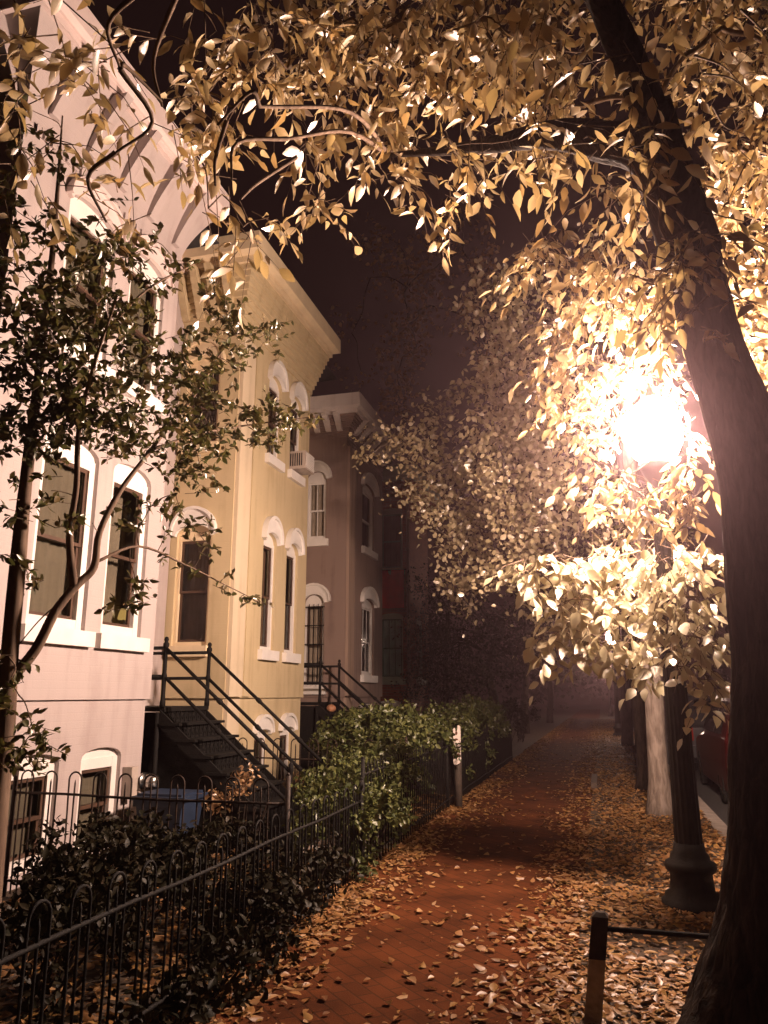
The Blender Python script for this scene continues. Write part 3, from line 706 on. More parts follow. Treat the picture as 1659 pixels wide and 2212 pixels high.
# ------------------------------------------------------------------ fences
def hairpin_fence(label, p0, p1, rail=0.64, top=0.80, gap=0.13, post_every=3.2, hoop=True, mat='iron', low=0.12):
    p0 = Vector(p0); p1 = Vector(p1); d = (p1-p0); L = d.length; d.normalize()
    T = empty('iron_fence', p0, label, 'fence', 'iron front yard fences')
    for z in (rail, low):
        b = MB(); n_ = max(2, int(L/0.5)); pts = [p0+d*(L*i/n_)+Vector((0, 0, z+0.006*math.sin(i*1.7))) for i in range(n_+1)]; b.tube(pts, 0.011, 6); b.build('rail', mat, T)
    b = MB(); n_ = int(L/gap)
    for i in range(n_):
        q = p0+d*(gap*(i+0.5)); r = gap/2
        j = 0.006*math.sin(i*12.9898)
        if hoop:
            if i % 2 == 0:
                q2 = q+d*gap; h = top-gap/2
                pts = [q+Vector((0, 0, 0.02)), q+Vector((0, 0, h*0.5))+Vector((j, j, 0))]
                c = (q+q2)/2+Vector((0, 0, h))
                pts += [c + d*(-gap/2*math.cos(t)) + Vector((0, 0, gap/2*math.sin(t))) for t in [PI*k/8 for k in range(9)]]
                pts += [q2+Vector((0, 0, h*0.5)), q2+Vector((0, 0, 0.02))]
                b.tube(pts, 0.0075, 6)
                b.tube([c-Vector((0, 0, h-0.02)), c-Vector((0, 0, 0.03)), c+Vector((0, 0, 0.0))], [0.0075, 0.0075, 0.002], 6)
        else:
            b.tube([q+Vector((0, 0, 0.02)), q+Vector((0, 0, top-0.05)), q+Vector((j, j, top))], [0.008, 0.008, 0.002], 6)
    b.build('picket_panel', mat, T)
    n_ = max(1, int(L/post_every))
    for i in range(n_+1):
        q = p0+d*(L*i/n_); b = MB(); b.tube([q+Vector((0, 0, -0.1)), q+Vector((0, 0, top+0.03))], 0.02, 8); b.tube([q+Vector((0, 0, top+0.03)), q+Vector((0, 0, top+0.05))], [0.02, 0.004], 8); b.build('post', mat, T)
    return T
hairpin_fence('hoop topped iron fence beside the pavement in the foreground', (-2.2, 0.9, 0), (-2.2, 7.2, 0))
hairpin_fence('taller iron picket fence along the pavement under the hedges', (-2.22, 7.3, 0), (-2.24, 20.0, 0), rail=0.86, top=0.98, hoop=False, gap=0.11)
hairpin_fence('rusty hoop fence crossing the yard below the pink house basement windows', (-4.8, 5.75, 0), (-2.3, 5.65, 0), rail=0.80, top=0.98, gap=0.12, mat='rusty_iron')
hairpin_fence('hoop fence beside the iron steps before the yellow house basement windows', (-4.8, 9.35, 0), (-2.3, 9.35, 0), rail=0.82, top=1.06, gap=0.12, mat='rusty_iron')

# ------------------------------------------------------------------ white topped post at the fence
WP = empty('marker_post', (-2.1, 11.7, 0), 'wooden post with a stained white board on top, standing at the fence', 'post')
b = MB(); b.tube([(-2.1, 11.7, -0.1), (-2.095, 11.7, 1.0)], [0.055, 0.05], 12, 0.05); b.build('stake', 'dark_wood', WP)
b = MB(); c = (-2.095, 11.62)
sh = [(-0.055, 0.62), (-0.03, 0.585), (0.04, 0.63), (0.055, 0.66), (0.055, 1.14), (0.02, 1.16), (0.008, 1.08), (-0.02, 1.07), (-0.03, 1.12), (-0.055, 1.10)]
vs = [(c[0]+x, c[1]+dy, z) for dy in (0, 0.03) for x, z in sh]; k = len(sh)
b.add(vs, [tuple(range(k)), tuple(range(2*k-1, k-1, -1))] + [(i, i+k, (i+1) % k+k, (i+1) % k) for i in range(k)]); b.build('board', 'white_board', WP)
for (x, z, w, h) in ((-0.006, 1.045, 0.016, 0.03), (-0.015, 0.955, 0.040, 0.014), (-0.048, 0.895, 0.008, 0.02), (-0.002, 0.745, 0.040, 0.015), (-0.004, 0.722, 0.014, 0.014)):
    b = MB(); pp = [(x+w*math.cos(2*PI*k/14)*(1+0.35*noise.noise(Vector((k*0.9, z*7, 0)))), z+h*math.sin(2*PI*k/14)*(1+0.35*noise.noise(Vector((k*0.9, z*7, 5))))+0.25*w*math.cos(2*PI*k/14)*0.5) for k in range(14)]
    b.add([(c[0]+p, c[1]-dy, q) for dy in (0.0035, -0.002) for p, q in pp], [tuple(range(14))] + [(i, (i+1) % 14, (i+1) % 14+14, i+14) for i in range(14)]); b.build('stain', 'rust_stain', WP)

# ------------------------------------------------------------------ tree box rail in the foreground
TB = empty('tree_box_rail', (-0.16, 4.44, 0), 'leaning grey post with a thin rail guarding the big trunk', 'railing')
b = MB(); p0 = Vector((-0.165, 4.44, -0.15)); p1 = Vector((-0.075, 4.44, 0.52)); ax = (p1-p0).normalized()
def sq(b, p, q, w0, w1):
    vs = []
    for c_, w in ((p, w0), (q, w1)): vs += [c_+Vector((-w, -w, 0)), c_+Vector((w, -w, 0)), c_+Vector((w, w, 0)), c_+Vector((-w, w, 0))]
    b.add(vs, [(0, 1, 5, 4), (1, 2, 6, 5), (2, 3, 7, 6), (3, 0, 4, 7), (0, 3, 2, 1), (4, 5, 6, 7)])
sq(b, p0, p0.lerp(p1, 0.68), 0.043, 0.041); b.build('post', 'grey_wood', TB)
b = MB(); sq(b, p0.lerp(p1, 0.68), p0.lerp(p1, 0.97), 0.042, 0.040); sq(b, p0.lerp(p1, 0.97), p1, 0.040, 0.02); b.build('post_cap', 'dark_wood', TB)
b = MB(); b.tube([(-0.08, 4.44, 0.44), (0.4, 4.46, 0.435), (1.1, 4.47, 0.44)], 0.013, 8); b.build('rail', 'iron', TB)
b = MB(); b.tube([(1.1, 4.47, -0.1), (1.1, 4.47, 0.5)], 0.035, 8); b.build('post', 'dark_wood', TB)

# ------------------------------------------------------------------ street lamps
def street_lamp(x, y, label, glow='lamp_globe_glow'):
    T = empty('street_lamp', (x, y, 0), label, 'street lamp', 'globe street lamps')
    b = MB(); b.lathe((x, y, 0), [(0.235, -0.05), (0.235, 0.05), (0.21, 0.07), (0.205, 0.10), (0.165, 0.13), (0.155, 0.25), (0.185, 0.27), (0.195, 0.30), (0.185, 0.33), (0.15, 0.35), (0.145, 0.38), (0.12, 0.41), (0.115, 0.47)], 24); b.build('base', 'lamp_iron', T)
    b = MB(); b.lathe((x, y, 0), [(0.106, 0.47), (0.098, 0.9), (0.088, 1.8), (0.076, 2.6), (0.068, 3.25)], 32, 0.06); b.build('shaft', 'lamp_iron', T)
    b = MB(); b.lathe((x, y, 0), [(0.07, 3.25), (0.10, 3.28), (0.10, 3.31), (0.075, 3.34), (0.085, 3.42), (0.13, 3.50), (0.15, 3.55), (0.14, 3.60)], 20); b.build('capital', 'lamp_iron', T)
    b = MB(); b.lathe((x, y, 3.60), [(0.13, 0.0), (0.19, 0.06), (0.23, 0.15), (0.245, 0.26), (0.22, 0.39), (0.16, 0.50), (0.085, 0.56)], 24); b.build('globe', glow, T)
    b = MB(); b.lathe((x, y, 4.16), [(0.085, 0), (0.09, 0.02), (0.05, 0.05), (0.03, 0.08), (0.04, 0.11), (0.005, 0.18)], 16); b.build('finial', 'lamp_iron', T)
    return T
LX, LY = 0.585, 6.87
street_lamp(LX, LY, 'lit globe street lamp glaring among leaves behind the big dark trunk')
l2 = street_lamp(0.55, 33.0, 'distant lit street lamp lighting a patch of the far pavement', 'far_globe_glow')
l3 = copy_tree(l2); l3.location.y = 62.0; l3['label'] = 'farthest lit street lamp at the end of the pavement'

# ------------------------------------------------------------------ parked cars
def car(x, y, paint, label):
    T = empty('parked_car', (x, y, 0), label, 'car', 'cars parked along the kerb')   # x, y = rear kerb-side corner
    W_, Z = 1.78, -0.13
    prof = [(0.05, 0.36), (0.0, 0.62), (0.02, 0.95), (0.10, 1.02)]
    secs = []
    def sect(yy, zb, zs, zr, ws, wr):
        c = x+W_/2
        return [(c-ws/2, yy, zb), (c-ws/2-0.02, yy, (zb+zs)/2), (c-ws/2, yy, zs), (c-wr/2, yy, zr), (c+wr/2, yy, zr), (c+ws/2, yy, zs), (c+ws/2+0.02, yy, (zb+zs)/2), (c+ws/2, yy, zb)]
    for yy, zb, zs, zr, ws, wr in ((0.0, 0.42, 0.98, 1.0, 1.62, 1.55), (0.06, 0.32, 1.02, 1.05, 1.72, 1.6), (0.14, 0.25, 1.04, 1.22, 1.76, 1.45), (0.42, 0.22, 1.05, 1.70, 1.78, 1.30), (0.9, 0.22, 1.05, 1.76, 1.78, 1.30), (2.3, 0.22, 1.02, 1.74, 1.78, 1.28), (2.75, 0.22, 1.0, 1.62, 1.78, 1.28), (3.35, 0.22, 0.98, 1.05, 1.78, 1.5), (4.3, 0.24, 0.88, 0.92, 1.72, 1.5), (4.55, 0.36, 0.72, 0.75, 1.55, 1.4)):
        secs.append(sect(y+yy, Z+zb, Z+zs, Z+zr, ws, wr))
    b = MB(); vs = [p for s_ in secs for p in s_]; n = 8; fs = []
    for i in range(len(secs)-1):
        for k in range(n): k2 = (k+1) % n; fs.append((i*n+k, i*n+k2, (i+1)*n+k2, (i+1)*n+k))
    fs += [tuple(range(n-1, -1, -1)), tuple((len(secs)-1)*n+k for k in range(n))]
    b.add(vs, fs, False); body = b.build('body', paint, T)
    bv = body.modifiers.new('bevel', 'BEVEL'); bv.width = 0.03; bv.segments = 2
    c = x+W_/2
    b = MB(); b.quad((c-0.56, y+0.125, Z+1.17), (c+0.56, y+0.125, Z+1.17), (c+0.50, y+0.365, Z+1.63), (c-0.50, y+0.365, Z+1.63)); b.build('rear_window', 'car_glass', T)
    for s_ in (-1, 1):
        b = MB(); xa = lambda z: c + s_*((0.89-0.24*(z-1.04)/0.7)+0.012)
        for (ya, yb_, ya2, yb2) in ((0.5, 1.35, 0.62, 1.35), (1.42, 2.9, 1.42, 2.55)):
            b.quad((xa(1.10), y+ya, Z+1.10), (xa(1.10), y+yb_, Z+1.10), (xa(1.62), y+yb2, Z+1.62), (xa(1.62), y+ya2, Z+1.62))
        b.build('side_window', 'car_glass', T)
        b = MB(); b.box(c+s_*0.73-0.11, c+s_*0.73+0.11, y-0.03, y+0.10, Z+0.72, Z+1.0); b.build('tail_light', 'red_lens', T)
        b = MB(); b.box(c+s_*0.66-0.16, c+s_*0.66+0.16, y+4.45, y+4.56, Z+0.58, Z+0.72); b.build('headlight', 'chrome', T)
        for yy in (0.85, 3.7):
            xo = c+s_*0.80
            b = MB(); pr = [(0.19, -0.1), (0.31, -0.1), (0.33, -0.07), (0.33, 0.07), (0.31, 0.1), (0.19, 0.1)]; vs = []
            for r, d in pr:
                for k in range(24): vs.append((xo+d, y+yy+r*math.cos(2*PI*k/24), Z+0.33+r*math.sin(2*PI*k/24)))
            b.add(vs, [(i*24+k, i*24+(k+1) % 24, (i+1)*24+(k+1) % 24, (i+1)*24+k) for i in range(5) for k in range(24)], True); w = b.build('wheel', 'black_rubber', T)
            b = MB(); vs = [(xo+s_*0.07, y+yy, Z+0.33)] + [(xo+s_*0.095, y+yy+0.2*math.cos(2*PI*k/20), Z+0.33+0.2*math.sin(2*PI*k/20)) for k in range(20)]
            b.add(vs, [(0, 1+k, 1+(k+1) % 20) for k in range(20)]); b.build('rim', 'chrome', w)
    b = MB(); b.box(c-0.86, c+0.86, y-0.09, y+0.05, Z+0.36, Z+0.62); b.build('rear_bumper', paint, T)
    b = MB(); b.box(c-0.25, c+0.25, y-0.025, y+0.01, Z+0.74, Z+0.86); b.build('number_plate', 'white_board', T)
    return T
car(1.80, 13.4, 'car_red', 'red car parked at the kerb, its tail glimpsed between lamp post and trunk')
car(1.66, 19.2, 'car_grey', 'dark grey car parked at the kerb beyond the red one')

# low kerb stone by the far tree box
b = MB(); b.box(-0.28, -0.18, 14.6, 16.2, -0.1, 0.10); simple('old_stone', (0.10, 0.075, 0.06), 0.9, 0.3, 12, bump=0.5)
tag(b.build('tree_box_edging', 'old_stone'), 'low grey stone edging between the far pavement and the leaf covered strip', 'edging')

# ------------------------------------------------------------------ trees
def trunk_pts(base, top, bend=0.05, n=9, seed=1.0):
    base = Vector(base); top = Vector(top); out = []
    for i in range(n):
        t = i/(n-1); p = base.lerp(top, t); p += Vector((noise.noise(Vector((t*2.3, seed, 0))), noise.noise(Vector((t*2.3, seed, 9))), 0))*bend*math.sin(PI*t); out.append(p)
    return out
# 1. big foreground street tree
A0 = Vector((0.80, 3.75, -0.05))
T1 = empty('street_tree', A0, 'huge dark trunk at the right edge with gold leaves arching overhead', 'tree')
tk = MB()
fork = at(1490, 470, 4.55)
sp = [A0+Vector((-0.17, 0, 0)), A0+Vector((-0.14, 0, 0.3)), A0+Vector((-0.08, 0, 0.9)), A0+Vector((-0.04, 0.02, 1.7)), A0+Vector((-0.06, 0.02, 2.6)), fork+Vector((0.02, 0, -0.5)), fork+Vector((0, 0, -0.1)), at(1440, 360, 4.5), at(1400, 235, 4.42)]
pts = bez(sp, 18); rr = []
for p in pts:
    z = p.z; rr.append(0.185 + 0.36*math.exp(-max(z, 0)/0.75) - 0.018*z)
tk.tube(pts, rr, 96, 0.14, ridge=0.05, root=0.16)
limbA = bez([fork+Vector((0, 0, -0.25)), at(1420, 350, 4.45), at(1300, 305, 4.6), at(1180, 295, 5.0), at(1000, 322, 6.2), at(840, 335, 7.2)], 8)
tk.tube(limbA, taper(len(limbA), 0.15, 0.016), 40, 0.22, ridge=0.05)
limbB = bez([fork+Vector((0, 0, -0.1)), at(1440, 360, 4.5), at(1390, 210, 4.4), at(1340, 90, 4.4), at(1290, -20, 4.4), at(1150, -260, 4.3)], 8)
tk.tube(limbB, taper(len(limbB), 0.105, 0.05), 40, 0.2, ridge=0.05)
limbC = bez([fork, at(1560, 330, 4.7), at(1640, 180, 5.0), at(1740, -40, 5.4)], 8)
tk.tube(bez([at(1410, 395, 4.5), at(1440, 360, 4.4), at(1462, 392, 4.42), at(1440, 430, 4.44), at(1412, 405, 4.5)], 5), 0.022, 8, 0.3)     # healed branch collar
LA = Leaves(); TW = MB()
def branch(p, q, r0=0.012, r1=0.004, sag=0.12):
    p = Vector(p); q = Vector(q); m = p.lerp(q, 0.5) + Vector((random.uniform(-.12, .12), random.uniform(-.12, .12), sag*random.uniform(0.3, 1.2)))
    g = bez([p, m, q], 5); TW.tube(g, taper(len(g), r0, r1), 5, cap=False)
limbs = limbA[4:] + limbB[6:]
def nearest(q, L):
    return min(L, key=lambda p: (p-q).length)
clA = [ # u, v, t, radius m, sprays
 (480, 90, 4.5, .34, 22), (560, 50, 4.6, .34, 20), (640, 60, 4.8, .34, 18), (450, 200, 4.5, .26, 16), (510, 235, 4.4, .24, 14), (470, 290, 4.5, .2, 9), (420, 330, 4.6, .2, 5),
 (480, 420, 4.2, .12, 5), (525, 490, 4.0, .12, 6), (580, 470, 4.0, .07, 2), (450, 450, 4.3, .1, 3), (545, 520, 4.0, .05, 1),
 (1500, 560, 4.6, .14, 6), (1530, 500, 4.6, .14, 5), (1470, 620, 4.6, .14, 6), (1520, 680, 4.6, .12, 5), (1450, 540, 4.6, .14, 6),
 (700, 60, 4.9, .36, 22), (790, 90, 4.9, .36, 24), (870, 40, 5, .36, 22), (950, 100, 4.9, .36, 24), (1040, 40, 4.8, .36, 22), (1120, 80, 4.7, .32, 20), (1210, 40, 4.6, .3, 18), (720, 170, 4.9, .26, 14), (620, 150, 4.7, .24, 9),
 (660, 320, 5.3, .17, 9), (710, 300, 5.3, .2, 12), (770, 290, 5.3, .22, 14), (840, 265, 5.3, .22, 14), (890, 310, 5.4, .22, 14), (860, 390, 5.4, .16, 9), (930, 430, 5.3, .17, 10), (720, 450, 5.2, .11, 7), (940, 480, 5.3, .08, 4), (690, 430, 5.2, .08, 3),
 (900, 200, 5.2, .28, 13), (1000, 190, 5.1, .28, 13), (1090, 210, 4.9, .24, 12), (1180, 230, 4.7, .2, 11), (1230, 290, 4.6, .15, 8), (1220, 180, 4.6, .2, 8), (1050, 390, 5.2, .12, 3), (980, 350, 5.2, .2, 5), (1280, 220, 5.0, .2, 6),
 (1320, 400, 5.2, .14, 7), (1360, 420, 5.4, .16, 8), (1480, 120, 4.7, .3, 8), (1560, 60, 4.8, .3, 9), (1600, 230, 5.0, .32, 12), (1540, 320, 5.2, .28, 12), (1620, 330, 5.1, .28, 10), (1560, 420, 5.4, .25, 12), (1450, 30, 4.3, .2, 6), (1650, 90, 4.8, .3, 7),
 (1160, 560, 5.9, .17, 12), (1190, 510, 5.9, .16, 11), (1240, 590, 5.9, .22, 16), (1300, 560, 5.8, .22, 16), (1350, 600, 5.7, .22, 16), (1410, 610, 5.6, .22, 16), (1340, 680, 5.8, .2, 14), (1250, 670, 5.9, .2, 12), (1430, 690, 5.6, .16, 11), (1470, 560, 5.2, .2, 10), (1480, 450, 5.2, .16, 6), (1220, 730, 6.0, .13, 8), (1190, 700, 6.1, .12, 6),
 (1160, 770, 6.1, .12, 5), (1230, 790, 6.1, .16, 9), (1300, 770, 6.1, .16, 9), (1190, 850, 6.2, .14, 8), (1250, 860, 6.2, .17, 10), (1320, 810, 6.3, .16, 10), (1360, 790, 6.3, .16, 10), (1430, 800, 6.2, .16, 9), (1260, 940, 6.2, .13, 7), (1280, 1020, 6.2, .15, 10), (1340, 1040, 6.2, .16, 10), (1400, 1080, 6.1, .14, 9), (1460, 1040, 6.0, .15, 9), (1500, 1000, 5.9, .13, 8), (1500, 1070, 5.9, .12, 7), (1395, 1120, 6.0, .07, 4), (1490, 930, 6.0, .12, 6), (1270, 1080, 6.2, .08, 4),
]
# the back of the crown, farther in
for _ in range(150):
    u = random.uniform(620, 1720); v = random.uniform(-120, 520)
    if v > (170 if u < 860 else 300 if u < 1020 else 430 if u < 1280 else 540): continue
    if 1180 < u < 1500 and 240 < v < 420: continue
    t = random.uniform(5.4, 8.8); c = at(u, v, t)
    if c.x < 0.15 and c.y > 5.4: continue
    if abs(c.x-LX) < 1.2 and c.y < LY and c.z < 5.6: continue
    clA.append((u, v, t, 0.42, 9))
for _ in range(26):                                           # boughs round the lamp
    a_ = random.uniform(0, 2*PI); d_ = random.uniform(0.5, 1.25); c = Vector((0.585+d_*math.cos(a_), 6.87+d_*math.sin(a_), 3.9+random.uniform(-0.55, 0.9)))
    if c.x < -0.1 or c.y < 6.9 or c.z < 3.75: continue
    sprays(LA, TW, c, (.2, .2, .2), 11, 0.105, 0.42, 6, 0.6); clA.append((c, 0))
clA += [(1260, 300, 4.35, .12, 5, 1), (1160, 280, 4.5, .14, 6, 1), (1060, 310, 4.8, .14, 6, 1), (960, 320, 5.4, .16, 6, 1), (1350, 330, 4.2, .1, 4, 1), (1420, 300, 4.1, .1, 4, 1), (1340, 130, 4.1, .1, 4, 1), (1400, 420, 4.2, .1, 4, 1)]
cc = []
for q in clA:
    if len(q) == 6:
        u, v, t, r, k, _ = q; c = at(u, v, t); sprays(LA, TW, c, (r, r, r), k, 0.10, 0.42, 6, 0.6); cc.append(c); continue
    if len(q) == 2: cc.append(q[0]); continue
    u, v, t, r, k = q; m_ = 1.36 if v < 500 and t < 5.5 else 1.46 if (u < 1330 and 480 < v < 1090) else 1.04 if (u > 1330 and 950 < v < 1130) else 0.86 if (u > 1440 and 440 < v < 720) else 1.2 if t < 6.5 else 1.0; t *= m_; r *= m_; c = at(u, v, t)
    sprays(LA, TW, c, (r, r, r*0.9), max(2, int(k*(0.62 if u < 1020 and v < 540 else 0.8 if v < 480 else 1.1))), 0.105*m_**0.75, 0.42, 6, 0.6, 0.28*m_); cc.append(c)
grow(TW, cc, limbs)
LA.cut((LX, LY, 3.88), 0.34)
# bare twigs caught in the light at the upper right
for (u, v, t, du, dv) in ((1520, 160, 4.6, 90, 30), (1500, 120, 4.6, 100, 60), (1600, 20, 4.5, 60, 60), (1540, 230, 4.8, 70, 60), (1050, 380, 5.2, 30, 70), (1000, 340, 5.2, 60, -20), (1140, 330, 5.0, 100, 30), (1090, 340, 5.0, 40, 60), (1620, 350, 5.0, -50, 90), (1170, 1240, 5.2, 30, 60)):
    branch(at(u, v, t), at(u+du, v+dv, t+random.uniform(-.2, .2)), 0.006, 0.002, 0.05)
# near left, dim overhead sprigs of the same crown
for (u, v, t, r, k) in ((100, 70, 3.7, .22, 9), (190, 40, 3.7, .2, 7), (130, 180, 3.8, .2, 7), (60, 200, 3.9, .2, 6), (200, 240, 4.0, .22, 7), (270, 150, 4.0, .2, 5), (300, 60, 4.0, .2, 5), (330, 250, 4.2, .18, 5), (60, 400, 4.0, .2, 7), (120, 330, 4.1, .2, 6), (210, 400, 4.2, .2, 5), (290, 420, 4.2, .15, 4), (240, 330, 4.1, .15, 4), (20, 80, 3.7, .2, 6)):
    c = at(u, v, t*1.2); r *= 1.2; sprays(LA, TW, c, (r, r, r), max(2, int(k*0.7)), 0.10, 0.42, 6, 0.6)
for a_, b_ in (((330, -40, 3.9), (260, 150, 4.1)), ((260, 150, 4.1), (250, 330, 4.2)), ((260, 150, 4.1), (350, 220, 4.3)), ((250, 330, 4.2), (230, 480, 4.3)), ((390, -30, 4.3), (350, 230, 4.3)), ((560, 230, 4.5), (470, 270, 4.5)), ((620, 300, 5.0), (500, 390, 4.4)), ((490, 260, 4.5), (465, 400, 4.3)), ((640, 340, 5.2), (520, 430, 4.2))):
    branch(at(*a_), at(*b_), 0.014, 0.006, 0.03)
branch(limbB[-1], at(330, -40, 3.9), 0.05, 0.014, 0.2); branch(limbB[-6], at(390, -30, 4.3), 0.04, 0.012, 0.2)
branch(limbA[-1], at(560, 230, 4.5), 0.02, 0.01, 0.1); branch(limbA[-1], at(620, 300, 5.0), 0.02, 0.01, 0.1)
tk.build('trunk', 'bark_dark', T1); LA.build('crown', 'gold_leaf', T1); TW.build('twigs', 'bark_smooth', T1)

# 2. young street tree whose yellow-green bough hangs under the lamp
A2 = Vector((1.22, 7.75, 0))
T2 = empty('young_tree', A2, 'slim young tree beside the lamp post with yellow green boughs under the lamp', 'tree')
tk = MB(); TW = MB(); LB = Leaves()
s2 = bez([A2, A2+Vector((0.02, 0, 1.0)), A2+Vector((-0.02, -0.02, 1.9)), A2+Vector((0.0, 0.0, 2.6))], 6); tk.tube(s2, taper(len(s2), 0.045, 0.02), 10, 0.1)
c2 = []
for (u, v, t, r, k) in ((1130, 1235, 5.2, .09, 5), (1180, 1220, 5.2, .14, 9), (1240, 1230, 5.2, .17, 14), (1310, 1210, 5.2, .17, 14), (1380, 1190, 5.3, .17, 14), (1450, 1210, 5.3, .17, 14), (1520, 1190, 5.3, .15, 11), (1220, 1300, 5.2, .15, 12), (1290, 1300, 5.1, .17, 14), (1360, 1300, 5.1, .17, 14), (1430, 1300, 5.2, .17, 13), (1510, 1290, 5.3, .15, 11), (1170, 1370, 5.2, .08, 4), (1230, 1370, 5.2, .13, 8), (1300, 1390, 5.1, .13, 8), (1370, 1390, 5.1, .12, 8), (1440, 1370, 5.2, .13, 8), (1520, 1380, 5.2, .12, 8), (1480, 1440, 5.2, .09, 6), (1530, 1460, 5.2, .09, 5), (1190, 1430, 5.2, .05, 2), (1410, 1440, 5.1, .06, 3), (1535, 1510, 5.2, .04, 2), (1140, 1270, 5.2, .06, 3)):
    m_ = 1.5 if u < 1390 else 1.27; c = at(u, v, t*m_); r *= m_; c2.append(c); sprays(LB, TW, c, (r, r*1.3, r*0.8), int(k*1.25), 0.145 if u < 1390 else 0.115, 0.58, 5, 0.6, 0.28)
grow(TW, c2, s2[8:], 0.003, 0.0028)
LB.cut((LX, LY, 3.88), 0.42)
tk.build('trunk', 'bark_smooth', T2); LB.build('crown', 'lime_leaf', T2); TW.build('twigs', 'bark_smooth', T2)

# 3. dark small-leaved tree in the pink house's yard
A3 = at(12, 1640, 4.7); A3.z = 0.0
T3 = empty('yard_tree', A3, 'slender dark green small leaved tree in the yard before the pink house', 'tree')
tk = MB(); TW = MB(); LC = Leaves()
m3 = bez([A3, at(5, 1640, 4.75), at(22, 1400, 4.75), at(45, 1150, 4.8), at(62, 990, 4.9), at(85, 800, 5.0), at(108, 600, 5.1), at(125, 400, 5.3), at(135, 250, 5.5)], 5); tk.tube(m3, taper(len(m3), 0.062, 0.004), 12, 0.12)
f3 = bez([at(20, 1470, 4.75), at(75, 1405, 4.75), at(120, 1320, 4.75), at(165, 1265, 4.8), at(203, 1225, 4.85), at(215, 1150, 4.9), at(260, 1060, 5.0), at(320, 980, 5.2), at(380, 900, 5.5), at(430, 840, 5.8), at(500, 720, 6.1)], 5); tk.tube(f3, taper(len(f3), 0.032, 0.006), 10, 0.15)
f4 = bez([at(160, 1270, 4.8), at(150, 1160, 4.75), at(165, 1050, 4.7), at(170, 930, 4.7), at(200, 800, 4.7), at(250, 650, 4.8)], 5); tk.tube(f4, taper(len(f4), 0.024, 0.006), 8, 0.15)
f5 = bez([at(330, 970, 5.2), at(440, 935, 5.6), at(560, 915, 6.0), at(680, 900, 6.3)], 5); tk.tube(f5, taper(len(f5), 0.012, 0.004), 6, 0.1)
f6 = bez([at(205, 1215, 4.85), at(300, 1180, 5.1), at(400, 1220, 5.4), at(480, 1260, 5.7), at(560, 1300, 6.0)], 5); tk.tube(f6, taper(len(f6), 0.010, 0.003), 6, 0.1)
f7 = bez([at(70, 930, 4.9), at(150, 820, 4.8), at(300, 640, 4.9), at(420, 570, 5.3)], 5); tk.tube(f7, taper(len(f7), 0.014, 0.004), 6, 0.1)
cc3 = []
limbs3 = m3[14:] + f3[12:] + f4 + f5 + f6 + f7
